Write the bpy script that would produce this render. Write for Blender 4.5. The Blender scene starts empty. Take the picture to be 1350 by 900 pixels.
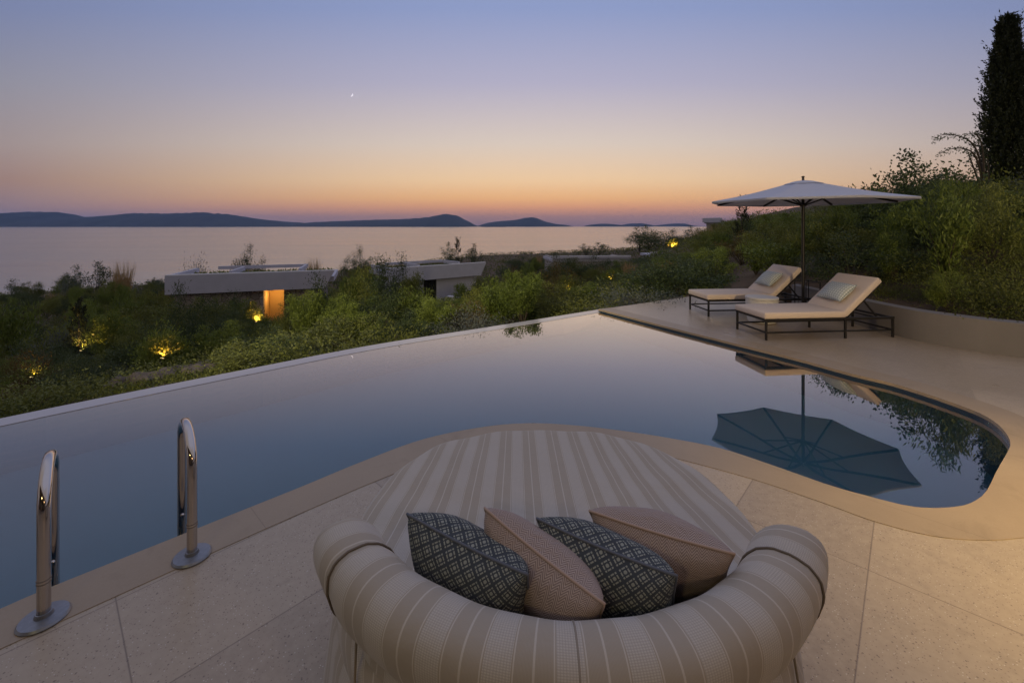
import bpy, bmesh, math, random
import numpy as np
from mathutils import Vector, Matrix
from mathutils.geometry import tessellate_polygon

R = math.radians
rng = np.random.default_rng(7)
random.seed(7)
SC = bpy.context.scene
COL = SC.collection

# ------------------------------------------------------------------ camera
F = 570.0          # focal length in photograph pixels (1350 wide)
EYE = 1.6
cam_d = bpy.data.cameras.new('camera')
cam = bpy.data.objects.new('camera', cam_d)
COL.objects.link(cam)
cam.location = (0, 0, EYE)
cam.rotation_euler = (R(90), 0, 0)
cam_d.sensor_width = 36
cam_d.lens = 36 * F / 1350
cam_d.shift_y = -152 / 1350
cam_d.clip_start = 0.05
cam_d.clip_end = 200000
SC.camera = cam

# ------------------------------------------------------------------ view / cycles
SC.view_settings.view_transform = 'Standard'
SC.view_settings.look = 'None'
SC.view_settings.exposure = 0
SC.view_settings.gamma = 1
SC.view_settings.use_curve_mapping = False
SC.cycles.use_denoising = True
SC.cycles.max_bounces = 10
SC.cycles.transparent_max_bounces = 8
SC.cycles.sample_clamp_indirect = 4


def lin(r, g, b):
    def f(c):
        c /= 255.0
        return c / 12.92 if c <= 0.04045 else ((c + 0.055) / 1.055) ** 2.4
    return (f(r), f(g), f(b), 1)


# ------------------------------------------------------------------ world: dusk sky
SUN_AZ = R(5)       # the glow sits a little right of straight ahead (+Y)
W = bpy.data.worlds.new('World')
SC.world = W
W.use_nodes = True
nt = W.node_tree
nt.nodes.clear()


def N(tree, t, **kw):
    n = tree.nodes.new(t)
    for k, v in kw.items():
        setattr(n, k, v)
    return n


def mth(tree, op, a, b=None, c=None, clamp=False):
    n = tree.nodes.new('ShaderNodeMath')
    n.operation = op
    n.use_clamp = clamp
    for i, v in enumerate((a, b, c)):
        if v is None:
            continue
        if isinstance(v, (int, float)):
            n.inputs[i].default_value = v
        else:
            tree.links.new(v, n.inputs[i])
    return n.outputs[0]


def ramp(tree, fac, stops, interp='LINEAR'):
    n = tree.nodes.new('ShaderNodeValToRGB')
    cr = n.color_ramp
    cr.interpolation = interp
    while len(cr.elements) > 1:
        cr.elements.remove(cr.elements[-1])
    cr.elements[0].position = stops[0][0]
    cr.elements[0].color = stops[0][1]
    for p, c in stops[1:]:
        e = cr.elements.new(p)
        e.color = c
    if fac is not None:
        tree.links.new(fac, n.inputs[0])
    return n.outputs[0]


def mixc(t, fac, a, b, blend='MIX'):
    n = N(t, 'ShaderNodeMix', data_type='RGBA', blend_type=blend)
    for s, v in ((n.inputs[0], fac), (n.inputs[6], a), (n.inputs[7], b)):
        if isinstance(v, (int, float)): s.default_value = v
        elif isinstance(v, tuple): s.default_value = v if len(v) == 4 else (*v, 1)
        else: t.links.new(v, s)
    return n.outputs[2]


def build_world():
    L = nt.links.new
    tc = N(nt, 'ShaderNodeTexCoord')
    sx = N(nt, 'ShaderNodeSeparateXYZ')
    L(tc.outputs['Generated'], sx.inputs[0])
    x, y, z = sx.outputs
    h = mth(nt, 'SQRT', mth(nt, 'ADD', mth(nt, 'ADD', mth(nt, 'MULTIPLY', x, x), mth(nt, 'MULTIPLY', y, y)), 1e-5))
    ca = mth(nt, 'DIVIDE', mth(nt, 'ADD', mth(nt, 'MULTIPLY', x, math.sin(SUN_AZ)), mth(nt, 'MULTIPLY', y, math.cos(SUN_AZ))), h)
    # the twilight arch is highest where the sun went down and sinks to the sides
    den = mth(nt, 'MAXIMUM', mth(nt, 'DIVIDE', y, h), 0.40)
    s = mth(nt, 'DIVIDE', mth(nt, 'DIVIDE', z, h), den)
    t = mth(nt, 'DIVIDE', s, 1.6, clamp=True)
    k = 1 / 1.6
    glow = ramp(nt, t, [
        (0.000, lin(150, 122, 126)),
        (0.015 * k, lin(176, 138, 130)),
        (0.030 * k, lin(206, 150, 126)),
        (0.045 * k, lin(232, 166, 124)),
        (0.065 * k, lin(246, 188, 130)),
        (0.105 * k, lin(246, 208, 164)),
        (0.19 * k, lin(222, 205, 192)),
        (0.33 * k, lin(181, 177, 200)),
        (0.505 * k, lin(143, 157, 200)),
        (0.80 * k, lin(158, 168, 200)),
        (1.00, lin(168, 172, 196))])
    side = ramp(nt, t, [
        (0.000, lin(150, 136, 150)),
        (0.042 * k, lin(158, 134, 138)),
        (0.105 * k, lin(164, 134, 124)),
        (0.19 * k, lin(164, 148, 147)),
        (0.33 * k, lin(148, 146, 160)),
        (0.505 * k, lin(124, 134, 170)),
        (1.00, lin(168, 172, 196))])
    back = ramp(nt, mth(nt, 'MULTIPLY', mth(nt, 'DIVIDE', z, h), 0.5, clamp=True), [
        (0.0, lin(140, 130, 130)), (0.2, lin(160, 150, 144)), (0.6, lin(158, 154, 158)), (1.0, lin(168, 172, 196))])
    w1 = mth(nt, 'DIVIDE', mth(nt, 'SUBTRACT', 1.0, ca), 0.42, clamp=True)
    w1 = mth(nt, 'POWER', w1, 1.1)
    w2 = mth(nt, 'DIVIDE', mth(nt, 'SUBTRACT', 0.45, ca), 0.75, clamp=True)
    col = mixc(nt, w2, mixc(nt, w1, glow, side), back)
    # straight up all directions meet
    mul = N(nt, 'ShaderNodeVectorMath', operation='SCALE')
    L(col, mul.inputs[0])
    mul.inputs['Scale'].default_value = 1.0
    sky = N(nt, 'ShaderNodeTexSky', sky_type='NISHITA')
    sky.sun_disc = False
    sky.sun_elevation = R(-1.5)
    sky.sun_rotation = SUN_AZ
    sky.air_density = 1.2
    sky.dust_density = 2.0
    b1 = N(nt, 'ShaderNodeBackground')
    L(mul.outputs[0], b1.inputs[0])
    b1.inputs[1].default_value = 0.97
    b2 = N(nt, 'ShaderNodeBackground')
    L(sky.outputs[0], b2.inputs[0])
    b2.inputs[1].default_value = 0.05
    ad = N(nt, 'ShaderNodeAddShader')
    out = N(nt, 'ShaderNodeOutputWorld')
    L(b1.outputs[0], ad.inputs[0])
    L(b2.outputs[0], ad.inputs[1])
    L(ad.outputs[0], out.inputs[0])


build_world()

# last light of the sun, very weak and broad
sl = bpy.data.lights.new('sun', 'SUN')
sl.energy = 0.003
sl.angle = R(20)
sl.color = (1.0, 0.62, 0.42)
so = bpy.data.objects.new('sun', sl)
COL.objects.link(so)
so.rotation_euler = Vector((-math.sin(SUN_AZ), -math.cos(SUN_AZ), -math.tan(R(4)))).to_track_quat('-Z', 'Y').to_euler()


def lamp(name, typ, loc, energy, color, target=None, size=0.1, spot=None, blend=0.6):
    l = bpy.data.lights.new(name, typ)
    l.energy = energy
    l.color = color
    if typ == 'SPOT':
        l.spot_size = R(spot)
        l.spot_blend = blend
        l.shadow_soft_size = size
    elif typ == 'AREA':
        l.size = size
    else:
        l.shadow_soft_size = size
    o = bpy.data.objects.new(name, l)
    COL.objects.link(o)
    o.location = loc
    if target is not None:
        o.rotation_euler = (Vector(target) - Vector(loc)).to_track_quat('-Z', 'Y').to_euler()
    return o


# assumed warm lamps behind and beside the photographer, then fill lights added for planting
WARM = (1.0, 0.73, 0.38)
lamp('assumed_deck_light', 'SPOT', (3.4, 1.2, 2.9), 520, (1.0, 0.70, 0.24), (3.1, 1.80, 0), 0.12, 80, 1.0)  # assumed lamp without fixture for the golden glow on the near deck
lamp('assumed_left_daybed_light', 'SPOT', (-1.6, -1.8, 2.6), 40, (1.0, 0.80, 0.34), (-0.2, 1.2, 0.3), 0.15, 80, 1.0)  # assumed lamp without fixture for the yellow light on the daybed's left
lamp('assumed_right_daybed_light', 'SPOT', (2.4, -1.8, 2.6), 62, (1.0, 0.62, 0.30), (1.3, 1.6, 0.2), 0.2, 84, 1.0)  # assumed lamp without fixture for the orange light on the daybed's right
lamp('assumed_lounger_light', 'SPOT', (3.6, -2.2, 2.25), 1100, WARM, (4.4, 6.4, 0.0), 0.15, 46, 1.0)  # assumed lamp without fixture, casts the warm light on the sun loungers
lamp('added_hillside_fill', 'SPOT', (7.4, -2.0, 2.1), 1500, (1.0, 0.80, 0.42), (10.0, 9.8, 1.7), 0.3, 52, 1.0)  # unseen spot added to brighten the planting on the right hillside
lamp('slope_fill_light', 'SPOT', (-5.0, -0.9, 3.7), 4200, (1.0, 0.86, 0.50), (-3.6, 12.5, -0.6), 0.2, 38, 1.0)  # this and the next are added to brighten the slope planting
lamp('slope_fill_light', 'SPOT', (-5.0, -0.9, 3.7), 4200, (1.0, 0.86, 0.50), (2.8, 13.5, 0.4), 0.2, 36, 1.0)


# ------------------------------------------------------------------ helpers
def P(x, y, h=0.0):
    Y = F * (EYE - h) / (y - 298.0)
    return Vector(((x - 675) * Y / F, Y, h))


def PD(x, y, Y):
    return Vector(((x - 675) * Y / F, Y, EYE - (y - 298.0) * Y / F))


def px_of(v):
    return 675 + v[0] * F / v[1], 298 + (EYE - v[2]) * F / v[1]


def tag(o, label=None, cat=None, group=None, kind=None):
    if label: o['label'] = label
    if cat: o['category'] = cat
    if group: o['group'] = group
    if kind: o['kind'] = kind
    return o


def thing(name, label, cat, loc=(0, 0, 0), rotz=0.0, group=None):
    o = bpy.data.objects.new(name, None)
    o.empty_display_size = 0.2
    COL.objects.link(o)
    o.location = loc
    o.rotation_euler = (0, 0, rotz)
    return tag(o, label, cat, group)


def link(name, me, mat=None, parent=None, smooth=False):
    o = bpy.data.objects.new(name, me)
    COL.objects.link(o)
    if mat: me.materials.append(mat)
    if parent: o.parent = parent
    if smooth:
        me.polygons.foreach_set('use_smooth', [True] * len(me.polygons))
    return o


def obj(name, bm, mat=None, parent=None, smooth=False, bevel=0.0, seg=2, autosmooth=None):
    if bevel > 0:
        es = [e for e in bm.edges if len(e.link_faces) == 2 and e.calc_face_angle(0) > R(35)]
        bmesh.ops.bevel(bm, geom=es, offset=bevel, segments=seg, affect='EDGES', profile=0.5)
    bmesh.ops.recalc_face_normals(bm, faces=bm.faces)
    me = bpy.data.meshes.new(name)
    bm.to_mesh(me)
    bm.free()
    o = link(name, me, mat, parent, smooth)
    if autosmooth:
        me.set_sharp_from_angle(angle=R(autosmooth))
    return o


def struct(name, bm, mat, **kw):
    o = obj(name, bm, mat, **kw)
    o['kind'] = 'structure'
    return o


def pyobj(name, v, f, mat=None, parent=None, smooth=False):
    me = bpy.data.meshes.new(name)
    me.from_pydata([tuple(p) for p in v], [], [tuple(q) for q in f])
    me.update()
    return link(name, me, mat, parent, smooth)


def add_box(bm, c, s, rot=None):
    m = Matrix.Translation(c)
    if rot is not None: m = m @ rot
    m = m @ Matrix.Diagonal((s[0], s[1], s[2], 1))
    return bmesh.ops.create_cube(bm, size=1.0, matrix=m)['verts']


def add_bar(bm, a, b, w, h=None):
    """square bar from a to b"""
    a, b = Vector(a), Vector(b)
    d = b - a
    q = d.to_track_quat('X', 'Z').to_matrix().to_4x4()
    return add_box(bm, (a + b) / 2, (d.length, w, h or w), q)


def add_tube(bm, pts, rad, n=16, caps=True):
    pts = [Vector(p) for p in pts]
    rads = rad if isinstance(rad, (list, tuple)) else [rad] * len(pts)
    rings = []
    t0 = (pts[1] - pts[0]).normalized()
    up = Vector((0, 0, 1)) if abs(t0.z) < 0.9 else Vector((1, 0, 0))
    nrm = (up - t0 * up.dot(t0)).normalized()
    for i, p in enumerate(pts):
        if i == 0: t = pts[1] - pts[0]
        elif i == len(pts) - 1: t = pts[-1] - pts[-2]
        else: t = (pts[i + 1] - pts[i]).normalized() + (pts[i] - pts[i - 1]).normalized()
        t.normalize()
        nrm = (nrm - t * nrm.dot(t)).normalized()
        bi = t.cross(nrm)
        rings.append([bm.verts.new(p + (nrm * math.cos(a) + bi * math.sin(a)) * rads[i])
                      for a in [2 * math.pi * k / n for k in range(n)]])
    for i in range(len(rings) - 1):
        for k in range(n):
            bm.faces.new((rings[i][k], rings[i][(k + 1) % n], rings[i + 1][(k + 1) % n], rings[i + 1][k]))
    if caps:
        bm.faces.new(rings[0][::-1])
        bm.faces.new(rings[-1])
    return rings


def add_lathe(bm, prof, n=48, c=(0, 0, 0)):
    """prof: list of (radius, z)"""
    c = Vector(c)
    rings = []
    for r, z in prof:
        if r < 1e-6:
            rings.append([bm.verts.new(c + Vector((0, 0, z)))])
        else:
            rings.append([bm.verts.new(c + Vector((r * math.cos(2 * math.pi * k / n), r * math.sin(2 * math.pi * k / n), z))) for k in range(n)])
    for a, b in zip(rings, rings[1:]):
        for k in range(n):
            if len(a) == 1 and len(b) > 1: bm.faces.new((a[0], b[k], b[(k + 1) % n]))
            elif len(b) == 1 and len(a) > 1: bm.faces.new((a[k], a[(k + 1) % n], b[0]))
            elif len(a) > 1: bm.faces.new((a[k], a[(k + 1) % n], b[(k + 1) % n], b[k]))


def smooth_curve(pts, n=8, closed=False):
    """Catmull-Rom through the points"""
    pts = [Vector(p) for p in pts]
    out = []
    m = len(pts)
    for i in range(m - 1):
        p0 = pts[max(i - 1, 0)]
        p1, p2 = pts[i], pts[i + 1]
        p3 = pts[min(i + 2, m - 1)]
        for k in range(n):
            t = k / n
            out.append(0.5 * ((2 * p1) + (p2 - p0) * t + (2 * p0 - 5 * p1 + 4 * p2 - p3) * t * t + (3 * p1 - p0 - 3 * p2 + p3) * t ** 3))
    out.append(pts[-1])
    return out


def prism(bm, poly, z0, z1, top=True, bottom=True):
    """vertical prism over a polygon (list of xy)"""
    vt = [bm.verts.new((p[0], p[1], z1)) for p in poly]
    vb = [bm.verts.new((p[0], p[1], z0)) for p in poly]
    n = len(poly)
    for i in range(n):
        j = (i + 1) % n
        bm.faces.new((vb[i], vb[j], vt[j], vt[i]))
    tris = tessellate_polygon([[Vector((p[0], p[1], 0)) for p in poly]])
    for t in tris:
        if top:
            try: bm.faces.new([vt[i] for i in t])
            except ValueError: pass
        if bottom:
            try: bm.faces.new([vb[i] for i in t])
            except ValueError: pass


# ------------------------------------------------------------------ materials
def mat(name):
    m = bpy.data.materials.new(name)
    m.use_nodes = True
    t = m.node_tree
    b = t.nodes['Principled BSDF']
    return m, t, b


def noise(t, scale, detail=4, rough=0.55, vec=None, dist=0.0):
    n = N(t, 'ShaderNodeTexNoise')
    n.inputs['Scale'].default_value = scale
    n.inputs['Detail'].default_value = detail
    n.inputs['Roughness'].default_value = rough
    n.inputs['Distortion'].default_value = dist
    if vec is not None: t.links.new(vec, n.inputs['Vector'])
    return n.outputs['Fac']


def bump(t, b, height, strength=0.3, dist=0.01):
    n = N(t, 'ShaderNodeBump')
    n.inputs['Strength'].default_value = strength
    n.inputs['Distance'].default_value = dist
    t.links.new(height, n.inputs['Height'])
    t.links.new(n.outputs[0], b.inputs['Normal'])


def objco(t):
    return N(t, 'ShaderNodeTexCoord').outputs['Object']


def simple(name, col, rough=0.5, metal=0.0, nscale=0, namt=0.15, bmp=0.0):
    m, t, b = mat(name)
    b.inputs['Roughness'].default_value = rough
    b.inputs['Metallic'].default_value = metal
    if nscale:
        f = noise(t, nscale, 5, 0.6, objco(t))
        c = mixc(t, f, tuple(x * (1 - namt) for x in col), tuple(min(1, x * (1 + namt)) for x in col))
        t.links.new(c, b.inputs['Base Color'])
        if bmp: bump(t, b, f, bmp, 0.01)
    else:
        b.inputs['Base Color'].default_value = (*col, 1)
    return m


def deck_material():
    m, t, b = mat('terrazzo_paving')
    co = objco(t)
    big = noise(t, 1.3, 4, 0.6, co)
    c = mixc(t, big, (0.34, 0.268, 0.195), (0.445, 0.36, 0.27))
    mid = noise(t, 22, 5, 0.7, co)
    s0 = N(t, 'ShaderNodeSeparateXYZ')
    t.links.new(co, s0.inputs[0])
    ib = mth(t, 'FLOOR', mth(t, 'DIVIDE', mth(t, 'ADD', mth(t, 'ADD', mth(t, 'MULTIPLY', s0.outputs[0], 0.735), mth(t, 'MULTIPLY', s0.outputs[1], -0.678)), 0.146), 0.589))
    ia = mth(t, 'FLOOR', mth(t, 'DIVIDE', mth(t, 'ADD', mth(t, 'ADD', mth(t, 'MULTIPLY', s0.outputs[0], 0.678), mth(t, 'MULTIPLY', s0.outputs[1], 0.735)), -0.211), 1.199))
    cb = N(t, 'ShaderNodeCombineXYZ')
    t.links.new(ib, cb.inputs[0])
    t.links.new(ia, cb.inputs[1])
    wn = N(t, 'ShaderNodeTexWhiteNoise')
    t.links.new(cb.outputs[0], wn.inputs['Vector'])
    c = mixc(t, mth(t, 'MULTIPLY', wn.outputs['Value'], 0.6), c, (0.24, 0.19, 0.145))
    st = noise(t, 3.2, 6, 0.72, co, 1.2)
    c = mixc(t, mth(t, 'MULTIPLY', mth(t, 'SUBTRACT', st, 0.56), 3.0, clamp=True), c, (0.22, 0.175, 0.13))
    c = mixc(t, mth(t, 'MULTIPLY', mth(t, 'SUBTRACT', mid, 0.4), 1.4, clamp=True), c, (0.47, 0.385, 0.295))
    # stone chips, dark and pale
    for sc, thr, colr in ((62, 0.20, (0.13, 0.09, 0.07)), (105, 0.24, (0.20, 0.14, 0.11)), (80, 0.17, (0.62, 0.57, 0.52))):
        v = N(t, 'ShaderNodeTexVoronoi')
        v.inputs['Scale'].default_value = sc
        t.links.new(co, v.inputs['Vector'])
        dist = v.outputs['Distance']
        sp = N(t, 'ShaderNodeSeparateColor')
        t.links.new(v.outputs['Color'], sp.inputs[0])
        pick = mth(t, 'GREATER_THAN', sp.outputs[0], 0.62)
        chip = mth(t, 'MULTIPLY', mth(t, 'LESS_THAN', dist, thr), pick)
        c = mixc(t, mth(t, 'MULTIPLY', chip, 0.75), c, colr)
    # paving joints (two directions)
    sx = N(t, 'ShaderNodeSeparateXYZ')
    t.links.new(co, sx.inputs[0])
    X, Y = sx.outputs[0], sx.outputs[1]
    bb = mth(t, 'ADD', mth(t, 'MULTIPLY', X, 0.735), mth(t, 'MULTIPLY', Y, -0.678))
    aa = mth(t, 'ADD', mth(t, 'MULTIPLY', X, 0.678), mth(t, 'MULTIPLY', Y, 0.735))
    j = None
    for v, off, per in ((bb, 0.146, 0.589), (aa, -0.211, 1.199)):
        fr = mth(t, 'PINGPONG', mth(t, 'ADD', v, off + per * 20), per / 2)
        # distance to the nearest joint line
        near = mth(t, 'SUBTRACT', 1.0, mth(t, 'DIVIDE', fr, 0.0042), clamp=True)
        j = near if j is None else mth(t, 'MAXIMUM', j, near)
    j = mth(t, 'MULTIPLY', j, mth(t, 'LESS_THAN', Y, 3.1))
    c = mixc(t, mth(t, 'MULTIPLY', j, 0.75), c, (0.11, 0.075, 0.055))
    t.links.new(c, b.inputs['Base Color'])
    rr = mth(t, 'ADD', mth(t, 'MULTIPLY', big, 0.25), 0.20)
    t.links.new(rr, b.inputs['Roughness'])
    bump(t, b, mth(t, 'SUBTRACT', mid, mth(t, 'MULTIPLY', j, 1.5)), 0.12, 0.004)
    return m


def coping_material():
    m, t, b = mat('coping_stone')
    co = objco(t)
    f = noise(t, 2.2, 6, 0.6, co, 0.4)
    g = noise(t, 90, 3, 0.6, co)
    c = mixc(t, f, (0.235, 0.17, 0.105), (0.36, 0.27, 0.175))
    c = mixc(t, mth(t, 'MULTIPLY', g, 0.35), c, (0.42, 0.35, 0.29))
    t.links.new(c, b.inputs['Base Color'])
    sx = N(t, 'ShaderNodeSeparateXYZ')
    t.links.new(co, sx.inputs[0])
    aa = mth(t, 'ADD', mth(t, 'MULTIPLY', sx.outputs[0], 0.678), mth(t, 'MULTIPLY', sx.outputs[1], 0.735))
    jt = mth(t, 'SUBTRACT', 1.0, mth(t, 'DIVIDE', mth(t, 'PINGPONG', mth(t, 'ADD', aa, 24.0), 0.62), 0.003), clamp=True)
    st = noise(t, 3.0, 6, 0.7, co, 1.0)
    c = mixc(t, mth(t, 'MULTIPLY', mth(t, 'SUBTRACT', st, 0.54), 2.5, clamp=True), c, (0.20, 0.15, 0.095))
    c = mixc(t, mth(t, 'MULTIPLY', jt, 0.55), c, (0.12, 0.085, 0.06))
    t.links.new(c, b.inputs['Base Color'])
    b.inputs['Roughness'].default_value = 0.42
    bump(t, b, g, 0.1, 0.002)
    return m


def fabric_material(name, light, dark):
    """striped outdoor fabric; UV in metres, u across the stripes"""
    m, t, b = mat(name)
    uv = N(t, 'ShaderNodeUVMap')
    sx = N(t, 'ShaderNodeSeparateXYZ')
    t.links.new(uv.outputs[0], sx.inputs[0])
    U, V = sx.outputs[0], sx.outputs[1]
    per = 0.135
    d = mth(t, 'PINGPONG', mth(t, 'ADD', U, per * 40), per / 2)     # 0 at the middle of a pale band
    band = mth(t, 'SUBTRACT', 1.0, mth(t, 'DIVIDE', mth(t, 'SUBTRACT', d, 0.0255), 0.0012), clamp=True)
    edge = mth(t, 'LESS_THAN', mth(t, 'ABSOLUTE', mth(t, 'SUBTRACT', d, 0.0300)), 0.0014)
    midl = mth(t, 'GREATER_THAN', d, per / 2 - 0.0022)
    line = mth(t, 'MAXIMUM', edge, midl)
    # woven texture: basket grid on the pale bands, fine ribs on the dark ones
    gu = mth(t, 'ABSOLUTE', mth(t, 'SINE', mth(t, 'MULTIPLY', U, 2 * math.pi / 0.0115)))
    gv = mth(t, 'ABSOLUTE', mth(t, 'SINE', mth(t, 'MULTIPLY', V, 2 * math.pi / 0.0115)))
    grid = mth(t, 'MULTIPLY', mth(t, 'POWER', gu, 0.6), mth(t, 'POWER', gv, 0.6))
    ribs = mth(t, 'ABSOLUTE', mth(t, 'SINE', mth(t, 'MULTIPLY', U, 2 * math.pi / 0.005)))
    nz = noise(t, 60, 5, 0.7, uv.outputs[0])
    dk = mixc(t, ribs, tuple(x * 0.86 for x in dark), tuple(x * 1.08 for x in dark))
    lt = mixc(t, grid, tuple(x * 0.70 for x in light), light)
    c = mixc(t, band, dk, lt)
    c = mixc(t, mth(t, 'MULTIPLY', line, 0.8), c, tuple(x * 1.05 for x in light))
    c = mixc(t, mth(t, 'MULTIPLY', nz, 0.18), c, tuple(x * 0.72 for x in dark))
    t.links.new(c, b.inputs['Base Color'])
    b.inputs['Roughness'].default_value = 0.85
    b.inputs['Sheen Weight'].default_value = 0.15
    hgt = mth(t, 'ADD', mth(t, 'MULTIPLY', grid, band), mth(t, 'MULTIPLY', nz, 0.8))
    pk = noise(t, 7, 3, 0.5, objco(t), 0.8)
    b1 = N(t, 'ShaderNodeBump')
    b1.inputs['Strength'].default_value = 0.35
    b1.inputs['Distance'].default_value = 0.012
    t.links.new(pk, b1.inputs['Height'])
    b2 = N(t, 'ShaderNodeBump')
    b2.inputs['Strength'].default_value = 0.25
    b2.inputs['Distance'].default_value = 0.002
    t.links.new(hgt, b2.inputs['Height'])
    t.links.new(b1.outputs[0], b2.inputs['Normal'])
    t.links.new(b2.outputs[0], b.inputs['Normal'])
    return m


def cushion_pattern(name, a, c2, kind, scale):
    """woven cushion fabric: 'key' = concentric lozenges with broken lines, 'herring' = herringbone, 'rib' = chunky knit rows"""
    m, t, b = mat(name)
    uv = N(t, 'ShaderNodeUVMap')
    sx = N(t, 'ShaderNodeSeparateXYZ')
    t.links.new(uv.outputs[0], sx.inputs[0])
    U = mth(t, 'MULTIPLY', sx.outputs[0], scale)
    V = mth(t, 'MULTIPLY', sx.outputs[1], scale)
    if kind == 'key':
        p = mth(t, 'ADD', U, V)
        q = mth(t, 'SUBTRACT', U, V)
        fp = mth(t, 'PINGPONG', p, 0.5)
        fq = mth(t, 'PINGPONG', q, 0.5)
        mx = mth(t, 'MAXIMUM', fp, fq)
        ring = mth(t, 'GREATER_THAN', mth(t, 'SINE', mth(t, 'MULTIPLY', mx, 2 * math.pi * 4)), 0.1)
        brk = mth(t, 'GREATER_THAN', mth(t, 'SINE', mth(t, 'MULTIPLY', mth(t, 'MINIMUM', fp, fq), 2 * math.pi * 4)), -0.5)
        k = mth(t, 'MULTIPLY', ring, brk)
        ctr = mth(t, 'LESS_THAN', mth(t, 'ADD', fp, fq), 0.16)
        k = mth(t, 'MAXIMUM', k, ctr)
    elif kind == 'herring':
        fu = mth(t, 'PINGPONG', U, 0.5)
        k = mth(t, 'GREATER_THAN', mth(t, 'SINE', mth(t, 'MULTIPLY', mth(t, 'ADD', V, mth(t, 'MULTIPLY', fu, 1.4)), 2 * math.pi * 3)), 0.0)
    else:
        fu = mth(t, 'ABSOLUTE', mth(t, 'SINE', mth(t, 'MULTIPLY', U, math.pi)))
        fv = mth(t, 'ABSOLUTE', mth(t, 'SINE', mth(t, 'MULTIPLY', mth(t, 'ADD', V, mth(t, 'MULTIPLY', fu, 0.6)), math.pi)))
        k = mth(t, 'MULTIPLY', mth(t, 'POWER', fu, 0.7), mth(t, 'POWER', fv, 0.5))
    nz = noise(t, 160, 3, 0.6, uv.outputs[0])
    c = mixc(t, k, a, c2)
    c = mixc(t, mth(t, 'MULTIPLY', nz, 0.2), c, tuple(x * 0.6 for x in a))
    t.links.new(c, b.inputs['Base Color'])
    b.inputs['Roughness'].default_value = 0.9
    wr = noise(t, 9, 3, 0.55, objco(t), 1.5)
    b1 = N(t, 'ShaderNodeBump')
    b1.inputs['Strength'].default_value = 0.55
    b1.inputs['Distance'].default_value = 0.02
    t.links.new(wr, b1.inputs['Height'])
    b2 = N(t, 'ShaderNodeBump')
    b2.inputs['Strength'].default_value = 0.35
    b2.inputs['Distance'].default_value = 0.002
    t.links.new(mth(t, 'ADD', k, mth(t, 'MULTIPLY', nz, 0.5)), b2.inputs['Height'])
    t.links.new(b1.outputs[0], b2.inputs['Normal'])
    t.links.new(b2.outputs[0], b.inputs['Normal'])
    return m


def leaf_material(name, dark, light, trans=0.3, rough=0.5):
    m, t, b = mat(name)
    at = N(t, 'ShaderNodeAttribute', attribute_name='leaf_tone')
    oi = N(t, 'ShaderNodeObjectInfo')
    f = mth(t, 'ADD', mth(t, 'MULTIPLY', at.outputs['Fac'], 0.50), mth(t, 'MULTIPLY', oi.outputs['Random'], 0.50))
    c = ramp(t, f, [(0.0, (*dark, 1)), (0.55, (*[(p + q) / 2 for p, q in zip(dark, light)], 1)), (1.0, (*light, 1))])
    t.links.new(c, b.inputs['Base Color'])
    b.inputs['Roughness'].default_value = rough
    b.inputs['Specular IOR Level'].default_value = 0.35
    tr = N(t, 'ShaderNodeBsdfTranslucent')
    t.links.new(c, tr.inputs[0])
    mx = N(t, 'ShaderNodeMixShader')
    mx.inputs[0].default_value = trans
    out = t.nodes['Material Output']
    t.links.new(b.outputs[0], mx.inputs[1])
    t.links.new(tr.outputs[0], mx.inputs[2])
    t.links.new(mx.outputs[0], out.inputs[0])
    return m


def water_material():
    """still water: refraction below, mirror that strengthens towards grazing"""
    m, t, b = mat('pool_water')
    t.nodes.remove(b)
    n = noise(t, 1.1, 2, 0.5, objco(t))
    bp = N(t, 'ShaderNodeBump')
    bp.inputs['Strength'].default_value = 0.02
    bp.inputs['Distance'].default_value = 0.02
    t.links.new(n, bp.inputs['Height'])
    rf = N(t, 'ShaderNodeBsdfRefraction')
    rf.inputs['IOR'].default_value = 1.333
    rf.inputs['Roughness'].default_value = 0.0
    gl = N(t, 'ShaderNodeBsdfGlossy')
    gl.inputs['Roughness'].default_value = 0.0
    gl.inputs['Color'].default_value = (1.0, 0.91, 0.80, 1)
    for q in (rf, gl): t.links.new(bp.outputs[0], q.inputs['Normal'])
    ge = N(t, 'ShaderNodeNewGeometry')
    dt = N(t, 'ShaderNodeVectorMath', operation='DOT_PRODUCT')
    t.links.new(ge.outputs['Incoming'], dt.inputs[0])
    t.links.new(ge.outputs['Normal'], dt.inputs[1])
    c = mth(t, 'ABSOLUTE', dt.outputs['Value'])
    f = mth(t, 'MULTIPLY', mth(t, 'POWER', mth(t, 'SUBTRACT', 1.0, c), 4.0), 2.0)
    f = mth(t, 'MINIMUM', mth(t, 'MAXIMUM', f, 0.02), 0.95)
    mx = N(t, 'ShaderNodeMixShader')
    t.links.new(f, mx.inputs[0])
    t.links.new(rf.outputs[0], mx.inputs[1])
    t.links.new(gl.outputs[0], mx.inputs[2])
    t.links.new(mx.outputs[0], t.nodes['Material Output'].inputs[0])
    return m


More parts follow.
